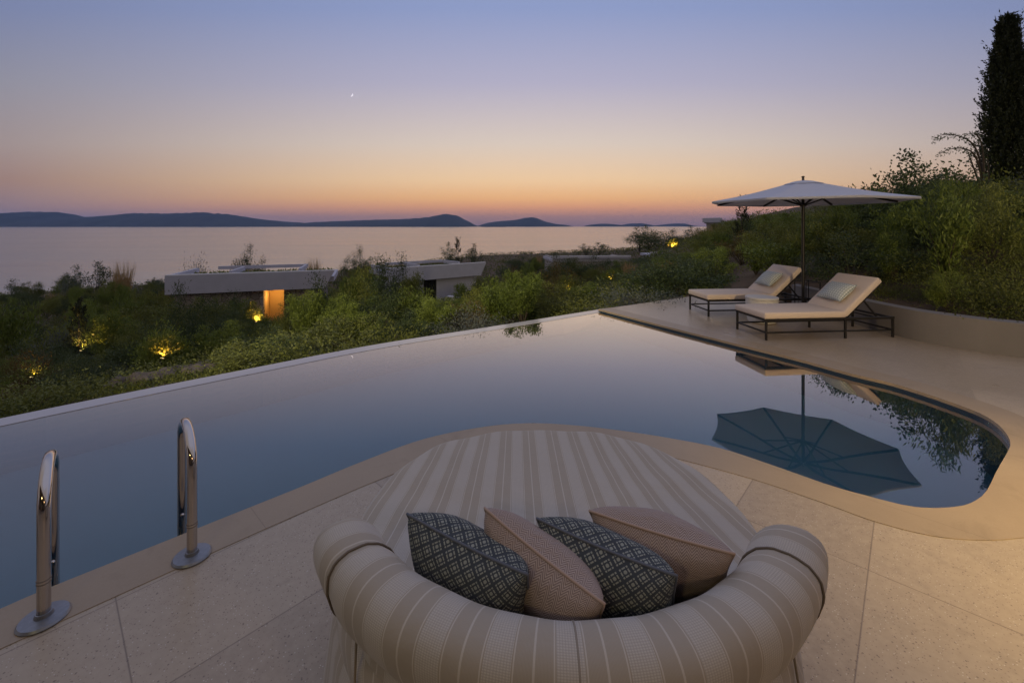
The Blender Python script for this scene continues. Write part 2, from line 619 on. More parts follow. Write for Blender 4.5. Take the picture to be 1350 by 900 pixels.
def sea_material():
    m, t, b = mat('sea_water')
    co = objco(t)
    mp = N(t, 'ShaderNodeMapping')
    mp.inputs['Scale'].default_value = (0.004, 0.02, 1)
    t.links.new(co, mp.inputs[0])
    f = noise(t, 1.0, 6, 0.6, mp.outputs[0], 0.6)
    c = mixc(t, f, (0.09, 0.135, 0.165), (0.13, 0.17, 0.20))
    t.links.new(c, b.inputs['Base Color'])
    t.links.new(mth(t, 'ADD', mth(t, 'MULTIPLY', f, 0.14), 0.11), b.inputs['Roughness'])
    b.inputs['IOR'].default_value = 2.6
    mp2 = N(t, 'ShaderNodeMapping')
    mp2.inputs['Scale'].default_value = (0.025, 0.16, 1)
    t.links.new(co, mp2.inputs[0])
    bump(t, b, noise(t, 1.0, 5, 0.6, mp2.outputs[0]), 0.4, 0.7)
    return m


M = {}
M['deck'] = deck_material()
M['coping'] = coping_material()
M['pool_tile'] = simple('pool_plaster', (0.035, 0.150, 0.235), 0.6, 0, 3, 0.08)
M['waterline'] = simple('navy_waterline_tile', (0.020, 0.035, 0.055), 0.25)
M['lip'] = simple('wet_plaster', (0.46, 0.43, 0.44), 0.16, 0, 6, 0.06)
M['water'] = water_material()
M['sea'] = sea_material()
M['bank_wall'] = simple('taupe_wall_render', (0.185, 0.168, 0.16), 0.8, 0, 5, 0.12, 0.1)
M['render'] = simple('grey_wall_render', (0.30, 0.275, 0.265), 0.8, 0, 5, 0.10, 0.1)
M['concrete'] = simple('pale_concrete', (0.41, 0.41, 0.49), 0.75, 0, 1.6, 0.16, 0.1)
M['white_trim'] = simple('white_parapet', (0.56, 0.55, 0.58), 0.6, 0, 3, 0.06)
M['villa_wall'] = simple('beige_villa_render', (0.36, 0.28, 0.21), 0.85, 0, 4, 0.1)
M['steel'] = simple('polished_steel', (0.55, 0.50, 0.47), 0.09, 1.0)
M['flange'] = simple('brushed_flange', (0.24, 0.25, 0.28), 0.42, 0.8, 60, 0.25)
M['black'] = simple('black_metal', (0.018, 0.016, 0.015), 0.45, 0.3)
M['canvas_cushion'] = simple('sand_cushion', (0.60, 0.495, 0.42), 0.85, 0, 40, 0.06, 0.08)
M['table'] = simple('grey_stone_drum', (0.55, 0.53, 0.51), 0.6, 0, 12, 0.08)
M['stripe'] = fabric_material('striped_fabric', (0.52, 0.47, 0.42), (0.36, 0.31, 0.255))
M['piping'] = simple('dark_piping', (0.15, 0.12, 0.095), 0.8)
M['key'] = cushion_pattern('navy_lozenge_weave', (0.045, 0.054, 0.068), (0.29, 0.305, 0.275), 'key', 21.0)
M['herring'] = cushion_pattern('rose_herringbone', (0.225, 0.165, 0.15), (0.45, 0.365, 0.33), 'herring', 38.0)
M['knit'] = cushion_pattern('pale_green_knit', (0.22, 0.27, 0.28), (0.66, 0.69, 0.68), 'rib', 26.0)
M['taupe'] = simple('taupe_piping', (0.26, 0.22, 0.18), 0.85)
M['key_pipe'] = simple('navy_piping', (0.10, 0.11, 0.14), 0.8)
M['rose_pipe'] = simple('rose_piping', (0.40, 0.29, 0.24), 0.8)


def canopy_material():
    m, t, b = mat('parasol_canvas')
    b.inputs['Base Color'].default_value = (0.62, 0.58, 0.60, 1)
    b.inputs['Roughness'].default_value = 0.85
    f = noise(t, 2.5, 4, 0.6, objco(t))
    t.links.new(mixc(t, f, (0.66, 0.70, 0.86), (0.74, 0.78, 0.93)), b.inputs['Base Color'])
    tr = N(t, 'ShaderNodeBsdfTranslucent')
    tr.inputs[0].default_value = (0.60, 0.50, 0.42, 1)
    mx = N(t, 'ShaderNodeMixShader')
    mx.inputs[0].default_value = 0.34
    t.links.new(b.outputs[0], mx.inputs[1])
    t.links.new(tr.outputs[0], mx.inputs[2])
    t.links.new(mx.outputs[0], t.nodes['Material Output'].inputs[0])
    return m


M['canopy'] = canopy_material()


def soil_material():
    m, t, b = mat('hillside_soil')
    co = objco(t)
    a = noise(t, 0.35, 5, 0.6, co)
    g = noise(t, 4.0, 6, 0.7, co)
    c = mixc(t, a, (0.060, 0.034, 0.019), (0.13, 0.072, 0.038))
    c = mixc(t, mth(t, 'MULTIPLY', mth(t, 'SUBTRACT', g, 0.35), 1.8, clamp=True), c, (0.035, 0.034, 0.016))
    t.links.new(c, b.inputs['Base Color'])
    b.inputs['Roughness'].default_value = 0.95
    bump(t, b, g, 0.6, 0.08)
    return m


M['soil'] = soil_material()


def rubble_material():
    m, t, b = mat('rubble_stone')
    co = objco(t)
    v = N(t, 'ShaderNodeTexVoronoi')
    v.inputs['Scale'].default_value = 3.2
    t.links.new(co, v.inputs['Vector'])
    sp = N(t, 'ShaderNodeSeparateColor')
    t.links.new(v.outputs['Color'], sp.inputs[0])
    c = mixc(t, sp.outputs[0], (0.20, 0.17, 0.155), (0.36, 0.315, 0.29))
    v2 = N(t, 'ShaderNodeTexVoronoi', feature='DISTANCE_TO_EDGE')
    v2.inputs['Scale'].default_value = 3.2
    t.links.new(co, v2.inputs['Vector'])
    e = mth(t, 'LESS_THAN', v2.outputs['Distance'], 0.05)
    c = mixc(t, mth(t, 'MULTIPLY', e, 0.7), c, (0.06, 0.05, 0.045))
    t.links.new(c, b.inputs['Base Color'])
    b.inputs['Roughness'].default_value = 0.9
    bump(t, b, v2.outputs['Distance'], 0.5, 0.06)
    return m


M['rubble'] = rubble_material()
M['island'] = simple('island_scrub', (0.035, 0.045, 0.04), 0.95, 0, 0.006, 0.8)
M['bark'] = simple('bark', (0.055, 0.040, 0.028), 0.9, 0, 20, 0.3)
M['rock'] = simple('grey_rock', (0.10, 0.08, 0.072), 0.95, 0, 14, 0.5, 0.8)
M['door_wood'] = simple('dark_timber', (0.05, 0.032, 0.022), 0.6, 0, 10, 0.2)
M['room'] = simple('ochre_room_wall', (0.60, 0.40, 0.18), 0.8, 0, 3, 0.08)
M['glass_dark'] = simple('dark_glass', (0.02, 0.022, 0.026), 0.06)
M['leaf_olive'] = leaf_material('olive_leaf', (0.04, 0.052, 0.01), (0.215, 0.23, 0.05))
M['leaf_green'] = leaf_material('fresh_leaf', (0.052, 0.08, 0.012), (0.235, 0.285, 0.055))
M['leaf_dark'] = leaf_material('dark_leaf', (0.02, 0.034, 0.014), (0.105, 0.14, 0.05))
M['leaf_silver'] = leaf_material('silver_leaf', (0.060, 0.072, 0.060), (0.16, 0.175, 0.16), 0.2)
M['leaf_cypress'] = leaf_material('cypress_needle', (0.012, 0.018, 0.008), (0.048, 0.056, 0.02), 0.12)
M['leaf_dry'] = leaf_material('dry_grass', (0.28, 0.18, 0.085), (0.55, 0.40, 0.20), 0.35)
M['leaf_rust'] = leaf_material('rust_leaf', (0.07, 0.052, 0.016), (0.2, 0.14, 0.042), 0.25)


def emit(name, col, s):
    m, t, b = mat(name)
    b.inputs['Base Color'].default_value = (*col, 1)
    b.inputs['Emission Color'].default_value = (*col, 1)
    b.inputs['Emission Strength'].default_value = s
    return m


M['lens'] = emit('lit_lens', (1.0, 0.72, 0.30), 2.0)
M['moon'] = emit('moonlight', (0.92, 0.90, 1.0), 0.75)

# ------------------------------------------------------------------ pool outline (plan)
WZ = -0.055     # water level
inner_px = [(-420, 985), (-200, 890), (0, 802), (67.6, 773), (230, 708), (310, 676), (400, 640), (480, 607), (560, 578), (640, 562), (700, 557.5), (760, 560.5),
            (820, 567.5), (880, 576.7), (950, 590.6), (1019, 613), (1089, 637.6), (1141, 652.6), (1193, 665.5), (1228, 669), (1263, 667), (1284, 660.5),
            (1301, 646), (1315, 618.5), (1329, 594), (1332, 583.7), (1327, 571.5), (1311, 555.5), (1284, 541), (1228, 521), (1176, 505),
            (1123.7, 492.5), (1054, 473.5), (984.5, 456.5), (932, 443.5), (880, 430.6), (789, 407.3)]
inner = [P(*p) for p in inner_px]
inner = smooth_curve(inner, 5)
outer_near_px = [(-420, 1045), (-200, 943), (0, 854.6), (152, 785.5), (342, 700), (440, 657), (497, 633), (570, 605), (640, 589), (710, 584), (780, 587),
                 (830, 593), (880, 601), (991, 630.6), (1089, 663.6), (1151, 686), (1228, 705.5), (1298, 711.5), (1350, 708)]
outer_near = smooth_curve([P(*p) for p in outer_near_px], 5)
# far side: offset of the inner curve
k0 = min(range(len(inner)), key=lambda i: (inner[i] - P(1332, 583.7)).length)
outer_far = []
for i in range(k0 - 6, len(inner)):
    a = inner[max(i - 1, 0)]
    b_ = inner[min(i + 1, len(inner) - 1)]
    d = (b_ - a).normalized()
    outer_far.append(inner[i] + Vector((d.y, -d.x, 0)) * 0.30)
joint = outer_near[-1]
outer_far = [p for p in outer_far if p.y > joint.y + 0.12]
outer = outer_near + smooth_curve([outer_near[-1], (outer_near[-1] + outer_far[0]) / 2 + Vector((0.03, -0.02, 0)), outer_far[0]], 4)[1:-1] + outer_far
tip_out = outer[-1].copy()
edge_px = [(788.5, 408.2), (650, 430.3), (500, 453.5), (340, 484), (0, 552), (-300, 622), (-600, 700)]
edge_out = smooth_curve([P(x, y, WZ) for x, y in edge_px], 6)       # outside line of the overflow lip
LIPW = 0.22


def offset_line(pts, d):
    o = []
    for i in range(len(pts)):
        a = pts[max(i - 1, 0)]
        b_ = pts[min(i + 1, len(pts) - 1)]
        t = (b_ - a).normalized()
        o.append(pts[i] + Vector((-t.y, t.x, 0)) * d)
    return o


edge_in = offset_line(edge_out, LIPW)
# make sure the inside line really lies on the pool side
if (edge_in[6] - Vector((0, 0, 0))).length > (edge_out[6] - Vector((0, 0, 0))).length:
    edge_in = offset_line(edge_out, -LIPW)

# coping: top face, pool-side face
bm = bmesh.new()
nI = len(inner)


def resample(pts, n):
    L = [0]
    for a, b_ in zip(pts, pts[1:]): L.append(L[-1] + (b_ - a).length)
    out = []
    j = 0
    for i in range(n):
        s = L[-1] * i / (n - 1)
        while j < len(L) - 2 and L[j + 1] < s: j += 1
        f = (s - L[j]) / max(1e-9, L[j + 1] - L[j])
        out.append(pts[j].lerp(pts[j + 1], min(max(f, 0), 1)))
    return out


# strip between both curves via triangulated polygon keeps both outlines exact
poly = [(p.x, p.y) for p in inner] + [(p.x, p.y) for p in reversed(outer)]
prism(bm, poly, -0.03, 0.0, True, True)
cop = struct('pool_coping', bm, M['coping'], bevel=0)
# deck (one polygon; its pool side is the coping's outside line)
wall_line = [Vector(p) for p in [(9.2, 2.6, 0), (7.9, 3.7, 0), (6.95, 4.55, 0), (6.2, 5.24, 0), (5.89, 5.58, 0), (5.69, 5.95, 0), (5.62, 6.30, 0),
                                 (5.60, 6.8, 0), (5.62, 7.8, 0), (5.66, 8.75, 0)]]
wall_curve = smooth_curve(wall_line, 5)
deck_poly = [(p.x, p.y) for p in outer] + [(4.0, 9.81), (5.85, 10.2)] + [(p.x + 0.1, p.y + 0.05) for p in reversed(wall_curve)] + \
            [(12, 1.0), (12, -5), (-6, -5), (-6, outer[0].y)]
bm = bmesh.new()
prism(bm, deck_poly, -0.7, -0.003, True, False)
deck = struct('terrace_floor', bm, M['deck'])
pool_poly = [(p.x, p.y) for p in inner] + [(p.x, p.y) for p in edge_in]
# pool basin
bm = bmesh.new()
prism(bm, pool_poly, -1.15, WZ - 0.003, False, True)
basin = struct('pool_basin', bm, M['pool_tile'])
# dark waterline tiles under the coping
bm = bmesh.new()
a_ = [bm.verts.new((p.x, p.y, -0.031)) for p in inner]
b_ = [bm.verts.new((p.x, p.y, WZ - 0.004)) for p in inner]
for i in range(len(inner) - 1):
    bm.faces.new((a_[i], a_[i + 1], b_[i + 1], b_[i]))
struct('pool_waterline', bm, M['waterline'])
# water
bm = bmesh.new()
vs = [bm.verts.new((p[0], p[1], WZ)) for p in pool_poly]
for t3 in tessellate_polygon([[Vector((p[0], p[1], 0)) for p in pool_poly]]):
    bm.faces.new([vs[i] for i in t3])
water = struct('pool_water', bm, M['water'])
for p in water.data.polygons:
    if p.normal.z < 0: p.flip()
# overflow lip and its wall
bm = bmesh.new()
lip_poly = [(p.x, p.y) for p in edge_out] + [(p.x, p.y) for p in reversed(edge_in)]
prism(bm, lip_poly, -2.6, WZ + 0.004, True, True)
lip = obj('overflow_wall', bm, M['lip'])
tag(lip, 'pale wet overflow wall along the outer edge of the infinity pool', 'pool wall')

# ------------------------------------------------------------------ terrain
CP = np.array([
    (-4.4, 5.0, -0.36), (-2, 6.4, -0.40), (0, 8.3, -0.42), (1.6, 9.4, -0.38), (3, 10.5, -0.25), (4.5, 11.2, -0.1), (-7, 3.6, -0.6),
    (-8, 8, -1.5), (-15, 6, -2.6), (-10, 15, -2.7), (-5, 15, -2.5), (0, 15, -2.1), (5, 15, -1.2), (-5, 10, -1.45), (0, 11.5, -1.15),
    (-10, 24, -4.1), (-18, 20, -4.4), (0, 25, -3.5), (5, 25, -2.5), (10, 25, -0.9), (-30, 20, -5.8),
    (-30, 40, -6.6), (-12, 40, -5.5), (0, 40, -4.6), (10, 40, -3.3), (16, 40, -0.8), (-45, 30, -7.2),
    (-50, 60, -8.3), (-20, 60, -6.4), (0, 60, -5.2), (15, 60, -4.0), (25, 58, -0.4),
    (-60, 92, -9.6), (-85, 70, -9.9), (-100, 40, -9.9), (-30, 95, -8.0), (-10, 108, -6.0), (20, 110, -4.9), (35, 100, -3.2), (48, 105, -0.5),
    (-70, 118, -13), (-20, 135, -13), (10, 150, -13), (45, 165, -13), (-125, 70, -13), (-110, 95, -13), (-140, 30, -13), (80, 150, -6),
    (6.2, 7, 0.36), (6.9, 5.9, 0.40), (7.8, 5.0, 0.45), (9, 4.0, 0.5), (6.3, 9, 0.25), (7.5, 8, 0.75), (9, 7, 1.0), (10.5, 8, 1.4), (12.5, 10, 2.0), (9, 12, 1.1),
    (7, 13, 0.1), (14, 18, 1.9), (11, 20, 0.4), (19, 30, 1.9), (15, 30, 0.2), (26, 45, 2.0), (30, 55, 2.6), (40, 60, 3.4), (20, 10, 3.2), (14, 5, 1.8), (30, 20, 4.2), (60, 80, 4.5), (60, 40, 6),
    (-20, -10, -3), (0, -10, -1.5), (15, -8, 0.8), (30, -10, 3), (-60, 0, -7), (90, 110, 3)], float)


def tps_fit(P3):
    n = len(P3)
    d = np.linalg.norm(P3[:, None, :2] - P3[None, :, :2], axis=2)
    K = np.where(d > 0, d * d * np.log(d + 1e-9), 0) + np.eye(n) * 8.0
    A = np.zeros((n + 3, n + 3))
    A[:n, :n] = K
    A[:n, n:] = np.c_[np.ones(n), P3[:, :2]]
    A[n:, :n] = A[:n, n:].T
    return np.linalg.solve(A, np.r_[P3[:, 2], 0, 0, 0])


TW = tps_fit(CP)


def hgt(x, y):
    x = np.atleast_1d(np.asarray(x, float))
    y = np.atleast_1d(np.asarray(y, float))
    d = np.sqrt((x[:, None] - CP[None, :, 0]) ** 2 + (y[:, None] - CP[None, :, 1]) ** 2)
    z = np.where(d > 0, d * d * np.log(d + 1e-9), 0) @ TW[:-3] + TW[-3] + TW[-2] * x + TW[-1] * y
    z = z + 0.10 * np.sin(x * 1.3 + np.sin(y * 0.9)) * np.sin(y * 1.1 + 0.7) * np.clip((np.hypot(x, y) - 9) / 10, 0, 1)
    return z


platform = [(p.x, p.y) for p in edge_out] + [(-12, edge_out[-1].y), (-12, -6), (12.2, -6), (12.2, 0.9)] + [(p.x + 0.16, p.y + 0.10) for p in wall_curve] + [(5.75, 10.05), (4.0, 9.7)]
PLAT = np.array(platform)


def in_poly(x, y, poly):
    x = np.asarray(x); y = np.asarray(y)
    ins = np.zeros(x.shape, bool)
    n = len(poly)
    j = n - 1
    for i in range(n):
        xi, yi = poly[i]; xj, yj = poly[j]
        c = ((yi > y) != (yj > y)) & (x < (xj - xi) * (y - yi) / (yj - yi + 1e-12) + xi)
        ins ^= c
        j = i
    return ins


def axis(parts):
    o = []
    for a, b_, st in parts:
        o += list(np.arange(a, b_, st))
    return np.array(o)


gx = axis([(-160, -60, 5), (-60, -20, 2), (-20, -10, 0.8), (-10, 10, 0.2), (10, 20, 0.5), (20, 60, 2), (60, 121, 6)])
gy = axis([(-14, -6, 1), (-6, 0, 0.5), (0, 13, 0.2), (13, 30, 0.7), (30, 70, 2), (70, 190, 4)])
GX, GY = np.meshgrid(gx, gy)
Z = hgt(GX.ravel(), GY.ravel()).reshape(GX.shape)
ins = in_poly(GX, GY, platform)
Z[ins] = np.minimum(Z[ins], -2.4)
nx, ny = len(gx), len(gy)
verts = np.stack([GX.ravel(), GY.ravel(), Z.ravel()], 1)
idx = np.arange(nx * ny).reshape(ny, nx)
faces = np.stack([idx[:-1, :-1].ravel(), idx[:-1, 1:].ravel(), idx[1:, 1:].ravel(), idx[1:, :-1].ravel()], 1)
ter = pyobj('hillside_ground', verts.tolist(), faces.tolist(), M['soil'], smooth=True)
ter['kind'] = 'structure'


def ground(x, y):
    return float(hgt(x, y)[0])


def hit(px, py, y0=4.5, y1=130):
    """first point of the terrain on the sight line through a pixel"""
    ys = np.geomspace(y0, y1, 400)
    xs = (px - 675) * ys / F
    zs = EYE - (py - 298) * ys / F
    g = hgt(xs, ys)
    ok = ~in_poly(xs, ys, platform)
    w = np.where((zs <= g) & ok)[0]
    if len(w) == 0:
        return None
    i = w[0]
    return Vector((xs[i], ys[i], g[i]))


# ------------------------------------------------------------------ sea and islands
SEA = -10.0
bm = bmesh.new()
bmesh.ops.create_circle(bm, cap_ends=True, segments=96, radius=12500, matrix=Matrix.Translation((0, 0, SEA)))
struct('sea', bm, M['sea'])


def island(name, prof, D, depth, label, group=None):
    """ridge with a profile of (px, py) at distance D, sloping down to the sea on both sides"""
    pts = []
    for (x0, y0), (x1, y1) in zip(prof, prof[1:]):
        n = max(2, int(abs(x1 - x0) / 4))
        for i in range(n):
            f = i / n
            pts.append((x0 + (x1 - x0) * f, y0 + (y1 - y0) * f))
    pts.append(prof[-1])
    r = np.random.default_rng(int(D))
    V, Fc = [], []
    rows = 9
    for i, (x, y) in enumerate(pts):
        X = (x - 675) * D / F
        top = EYE - (y - 298.0) * D / F - SEA
        top *= 1 + 0.02 * r.standard_normal()
        for k in range(rows):
            u = -1 + 2 * k / (rows - 1)
            hgt_ = max(0, top * (1 - abs(u)) ** 0.8)
            jit = 0.12 * top * math.sin(i * 0.9 + k * 2.1) * (1 - abs(u)) * abs(u) * 3
            V.append((X * (1 + 0.0 * u), D + u * depth * (0.4 + 0.6 * min(1, top / 120)), SEA - 3 + max(hgt_ + jit, 0)))
    for i in range(len(pts) - 1):
        for k in range(rows - 1):
            a = i * rows + k
            Fc.append((a, a + rows, a + rows + 1, a + 1))
    o = pyobj(name, V, Fc, M['island'], smooth=True)
    o['kind'] = 'structure'
    return o


island('island_hills', [(-140, 286), (-60, 282), (0, 280.7), (40, 279.2), (74, 279.3), (88, 283), (96, 286.2), (120, 285.6), (141, 284.4), (178, 280.9), (220, 281.4), (267, 279.8),
                        (300, 282), (341, 288.5), (370, 291.5), (400, 293.6), (440, 291.5), (474, 290.2), (515, 289), (548, 287.8), (570, 285), (583, 282.4), (592, 282),
                        (607, 286), (618, 292), (630, 298.3)], 7000, 1200, '')
island('island_hills', [(628, 298.5), (636, 295.5), (644, 293.3), (662, 291), (681, 289.6), (692, 287), (700, 286), (708, 287.4), (716, 291), (733, 295.2), (744, 296), (756, 298.5)], 8000, 900, '')
island('island_hills', [(768, 298.5), (776, 296.4), (790, 294.8), (803, 294.9), (820, 296.6), (845, 298.5)], 8600, 600, '')
island('island_hills', [(790, 297.8), (818, 296.8), (830, 294.6), (846, 294.2), (862, 297), (880, 298.3)], 11200, 500, '')
island('island_hills', [(846, 298.5), (862, 297.5), (876, 295.6), (889, 294.4), (903, 294.6), (912, 297), (922, 298.5)], 9600, 600, '')
island('island_hills', [(632, 299.2), (640, 298.0), (652, 297.7), (664, 298.2), (672, 299.2)], 5200, 200, '')

# crescent moon and a bright planet, far outside the air
MD = 40000.0
mc = PD(463.2, 125.2, MD)
rm = 2.3 * MD / F
bm = bmesh.new()
n = 24
a0 = R(-35)
prev = None
for i in range(n + 1):
    a = -math.pi / 2 + math.pi * i / n
    xo, zo = math.cos(a) * rm, math.sin(a) * rm
    xi = math.cos(a) * rm * 0.30
    q = []
    for x_, y_ in ((xo, 0), (xi, 0), ((xo + xi) / 2, -rm * 0.25 * math.cos(a) - 1)):
        q.append(bm.verts.new((mc.x + x_ * math.cos(a0) - zo * math.sin(a0), mc.y + y_, mc.z + x_ * math.sin(a0) + zo * math.cos(a0))))
    if prev:
        for u in range(3):
            bm.faces.new((prev[u], prev[(u + 1) % 3], q[(u + 1) % 3], q[u]))
    prev = q
mo = obj('crescent_moon', bm, M['moon'])
tag(mo, 'thin white crescent moon low in the lavender sky', 'moon')
bm = bmesh.new()
bmesh.ops.create_icosphere(bm, subdivisions=2, radius=0.26 * MD / F, matrix=Matrix.Translation(PD(471.5, 127.3, MD)))
tag(obj('evening_star', bm, M['moon']), 'tiny white point of light right beside the crescent moon', 'star')

# haze: one closed box round the whole scene
bm = bmesh.new()
add_box(bm, (0, 0, (SEA - 4 + 300) / 2), (26400, 26400, 300 - (SEA - 4)))
mh = bpy.data.materials.new('sea_haze')
mh.use_nodes = True
th = mh.node_tree
th.nodes.clear()
pv = N(th, 'ShaderNodeVolumePrincipled')
pv.inputs['Color'].default_value = (0.32, 0.50, 1.0, 1)
pv.inputs['Density'].default_value = 0.00005
oh = N(th, 'ShaderNodeOutputMaterial')
th.links.new(pv.outputs[0], oh.inputs['Volume'])
hz = obj('haze', bm, mh)
hz['kind'] = 'stuff'

# ------------------------------------------------------------------ retaining wall
bm = bmesh.new()
ww = [(p.x, p.y) for p in wall_curve] + [(p.x + 0.2, p.y + 0.12) for p in reversed(wall_curve)]
prism(bm, ww, -0.4, 0.415, True, True)
rw = obj('retaining_wall', bm, M['bank_wall'], bevel=0.012)
tag(rw, 'low curved grey rendered retaining wall holding the planted bank beside the terrace', 'wall')

# ------------------------------------------------------------------ unseen villa front behind the photographer, added to shade the near terrace
tv = thing('unseen_villa', 'unseen beige villa front with a deep flat roof shading the terrace, mirrored in the pool handrails', 'villa', (0, -4.0, 0))
bm = bmesh.new()
for x0, x1 in ((-7.0, -4.6), (-1.8, -1.0), (1.8, 2.6), (5.4, 9.5)):
    add_box(bm, ((x0 + x1) / 2, -0.15, 1.5), (x1 - x0, 0.3, 3.0))
for x0, x1 in ((-4.6, -1.8), (-1.0, 1.8), (2.6, 5.4)):
    add_box(bm, ((x0 + x1) / 2, -0.15, 2.75), (x1 - x0, 0.3, 0.5))
obj('wall', bm, M['villa_wall'], tv)
bm = bmesh.new()
add_box(bm, (1.0, 0.6, 3.17), (17.4, 5.0, 0.34))  # overhang depth set by how much it shades the daybed
obj('roof', bm, M['villa_wall'], tv, bevel=0.02, seg=1)
for x0, x1 in ((-4.6, -1.8), (-1.0, 1.8), (2.6, 5.4)):
    bm = bmesh.new()
    add_box(bm, ((x0 + x1) / 2, -0.2, 1.25), (x1 - x0 - 0.1, 0.02, 2.4))
    g_ = obj('glass_door', bm, M['glass_dark'], tv)
    bm = bmesh.new()
    for q in (x0 + 0.03, (x0 + x1) / 2, x1 - 0.03):
        add_box(bm, (q, -0.15, 1.25), (0.06, 0.07, 2.49))
    obj('door_frame', bm, M['black'], g_)

# ------------------------------------------------------------------ pool ladder rails
ed = Vector((-1.552 + 1.91, 2.097 - 1.764, 0)).normalized()
pn = Vector((-ed.y, ed.x, 0))


def rail(name, base, label):
    t = thing(name, label, 'pool handrail', base, 0, 'handrails of the pool ladder')
    r = 0.0215
    reach, hgt_ = 0.40, 0.572
    rb = 0.12
    pts = [Vector((0, 0, 0)), Vector((0, 0, 0.2)), Vector((0, 0, hgt_ - rb - 0.08))]
    for i in range(13):
        a = math.pi - math.pi * i / 12
        pts.append(pn * (reach / 2 + math.cos(a) * reach / 2) + Vector((0, 0, hgt_ - rb * 1.0 - 0.02 + math.sin(a) * (rb + 0.02))))
    pts.append(pn * reach + Vector((0, 0, 0.2)))
    pts.append(pn * reach + Vector((0, 0, -0.75)))
    bm = bmesh.new()
    add_tube(bm, pts, r, 24)
    obj('rail_tube', bm, M['steel'], t, True, autosmooth=40)
    bm = bmesh.new()
    add_lathe(bm, [(0, 0.0), (0.078, 0.0), (0.080, 0.004), (0.074, 0.012), (0.03, 0.016), (0.026, 0.03), (0.0222, 0.031)], 40)
    obj('base_flange', bm, M['flange'], t, True, autosmooth=30)
    for z in (0.150, 0.163):
        bm = bmesh.new()
        add_lathe(bm, [(0.0213, z - 0.0022), (0.0232, z - 0.001), (0.0232, z + 0.001), (0.0213, z + 0.0022)], 32)
        obj('collar_ring', bm, M['piping'], t, True)
    bm = bmesh.new()
    add_tube(bm, [pn * (reach - 0.03) + Vector((0, 0, 0.015)), pn * (reach + 0.03) + Vector((0, 0, 0.015))], 0.009, 10)
    obj('bolt', bm, M['steel'], t, True)
    return t


rail('pool_handrail', (-1.91, 1.764, 0.0), 'polished steel pool handrail nearer the bottom left corner, the left of the ladder pair')
rail('pool_handrail', (-1.552, 2.097, 0.0), 'polished steel pool handrail farther from the left picture edge, closer to the daybed')


# ------------------------------------------------------------------ daybed
def grid_uv(name, V, UV, rows, cols, material, parent, closed_u=False, smooth=True):
    """V[rows][cols] surface with UVs in metres"""
    me = bpy.data.meshes.new(name)
    v = [tuple(p) for row in V for p in row]
    f, uvs = [], []
    for i in range(rows - 1):
        for j in range(cols - 1 if not closed_u else cols):
            j2 = (j + 1) % cols
            q = (i * cols + j, i * cols + j2, (i + 1) * cols + j2, (i + 1) * cols + j)
            f.append(q)
            uj2 = j + 1
            for (a, b_) in ((i, j), (i, uj2), (i + 1, uj2), (i + 1, j)):
                uvs.append(UV(a, b_))
    me.from_pydata(v, [], f)
    uvl = me.uv_layers.new(name='UVMap')
    for k, u in enumerate(uvs):
        uvl.data[k].uv = u
    o = link(name, me, material, parent, smooth)
    bmx = bmesh.new()
    bmx.from_mesh(me)
    bmesh.ops.recalc_face_normals(bmx, faces=bmx.faces)
    bmx.to_mesh(me)
    bmx.free()
    return o


DC = Vector((0.17, 1.71, 0))
db = thing('daybed', 'round striped daybed with a rolled bolster back and four cushions in the foreground', 'daybed', DC)


def stripe_u(x, y):
    k = 0.42 if x > 0 else 0.20
    return x * (1 + k * y * min(1, abs(x) / 0.5)) + 0.012


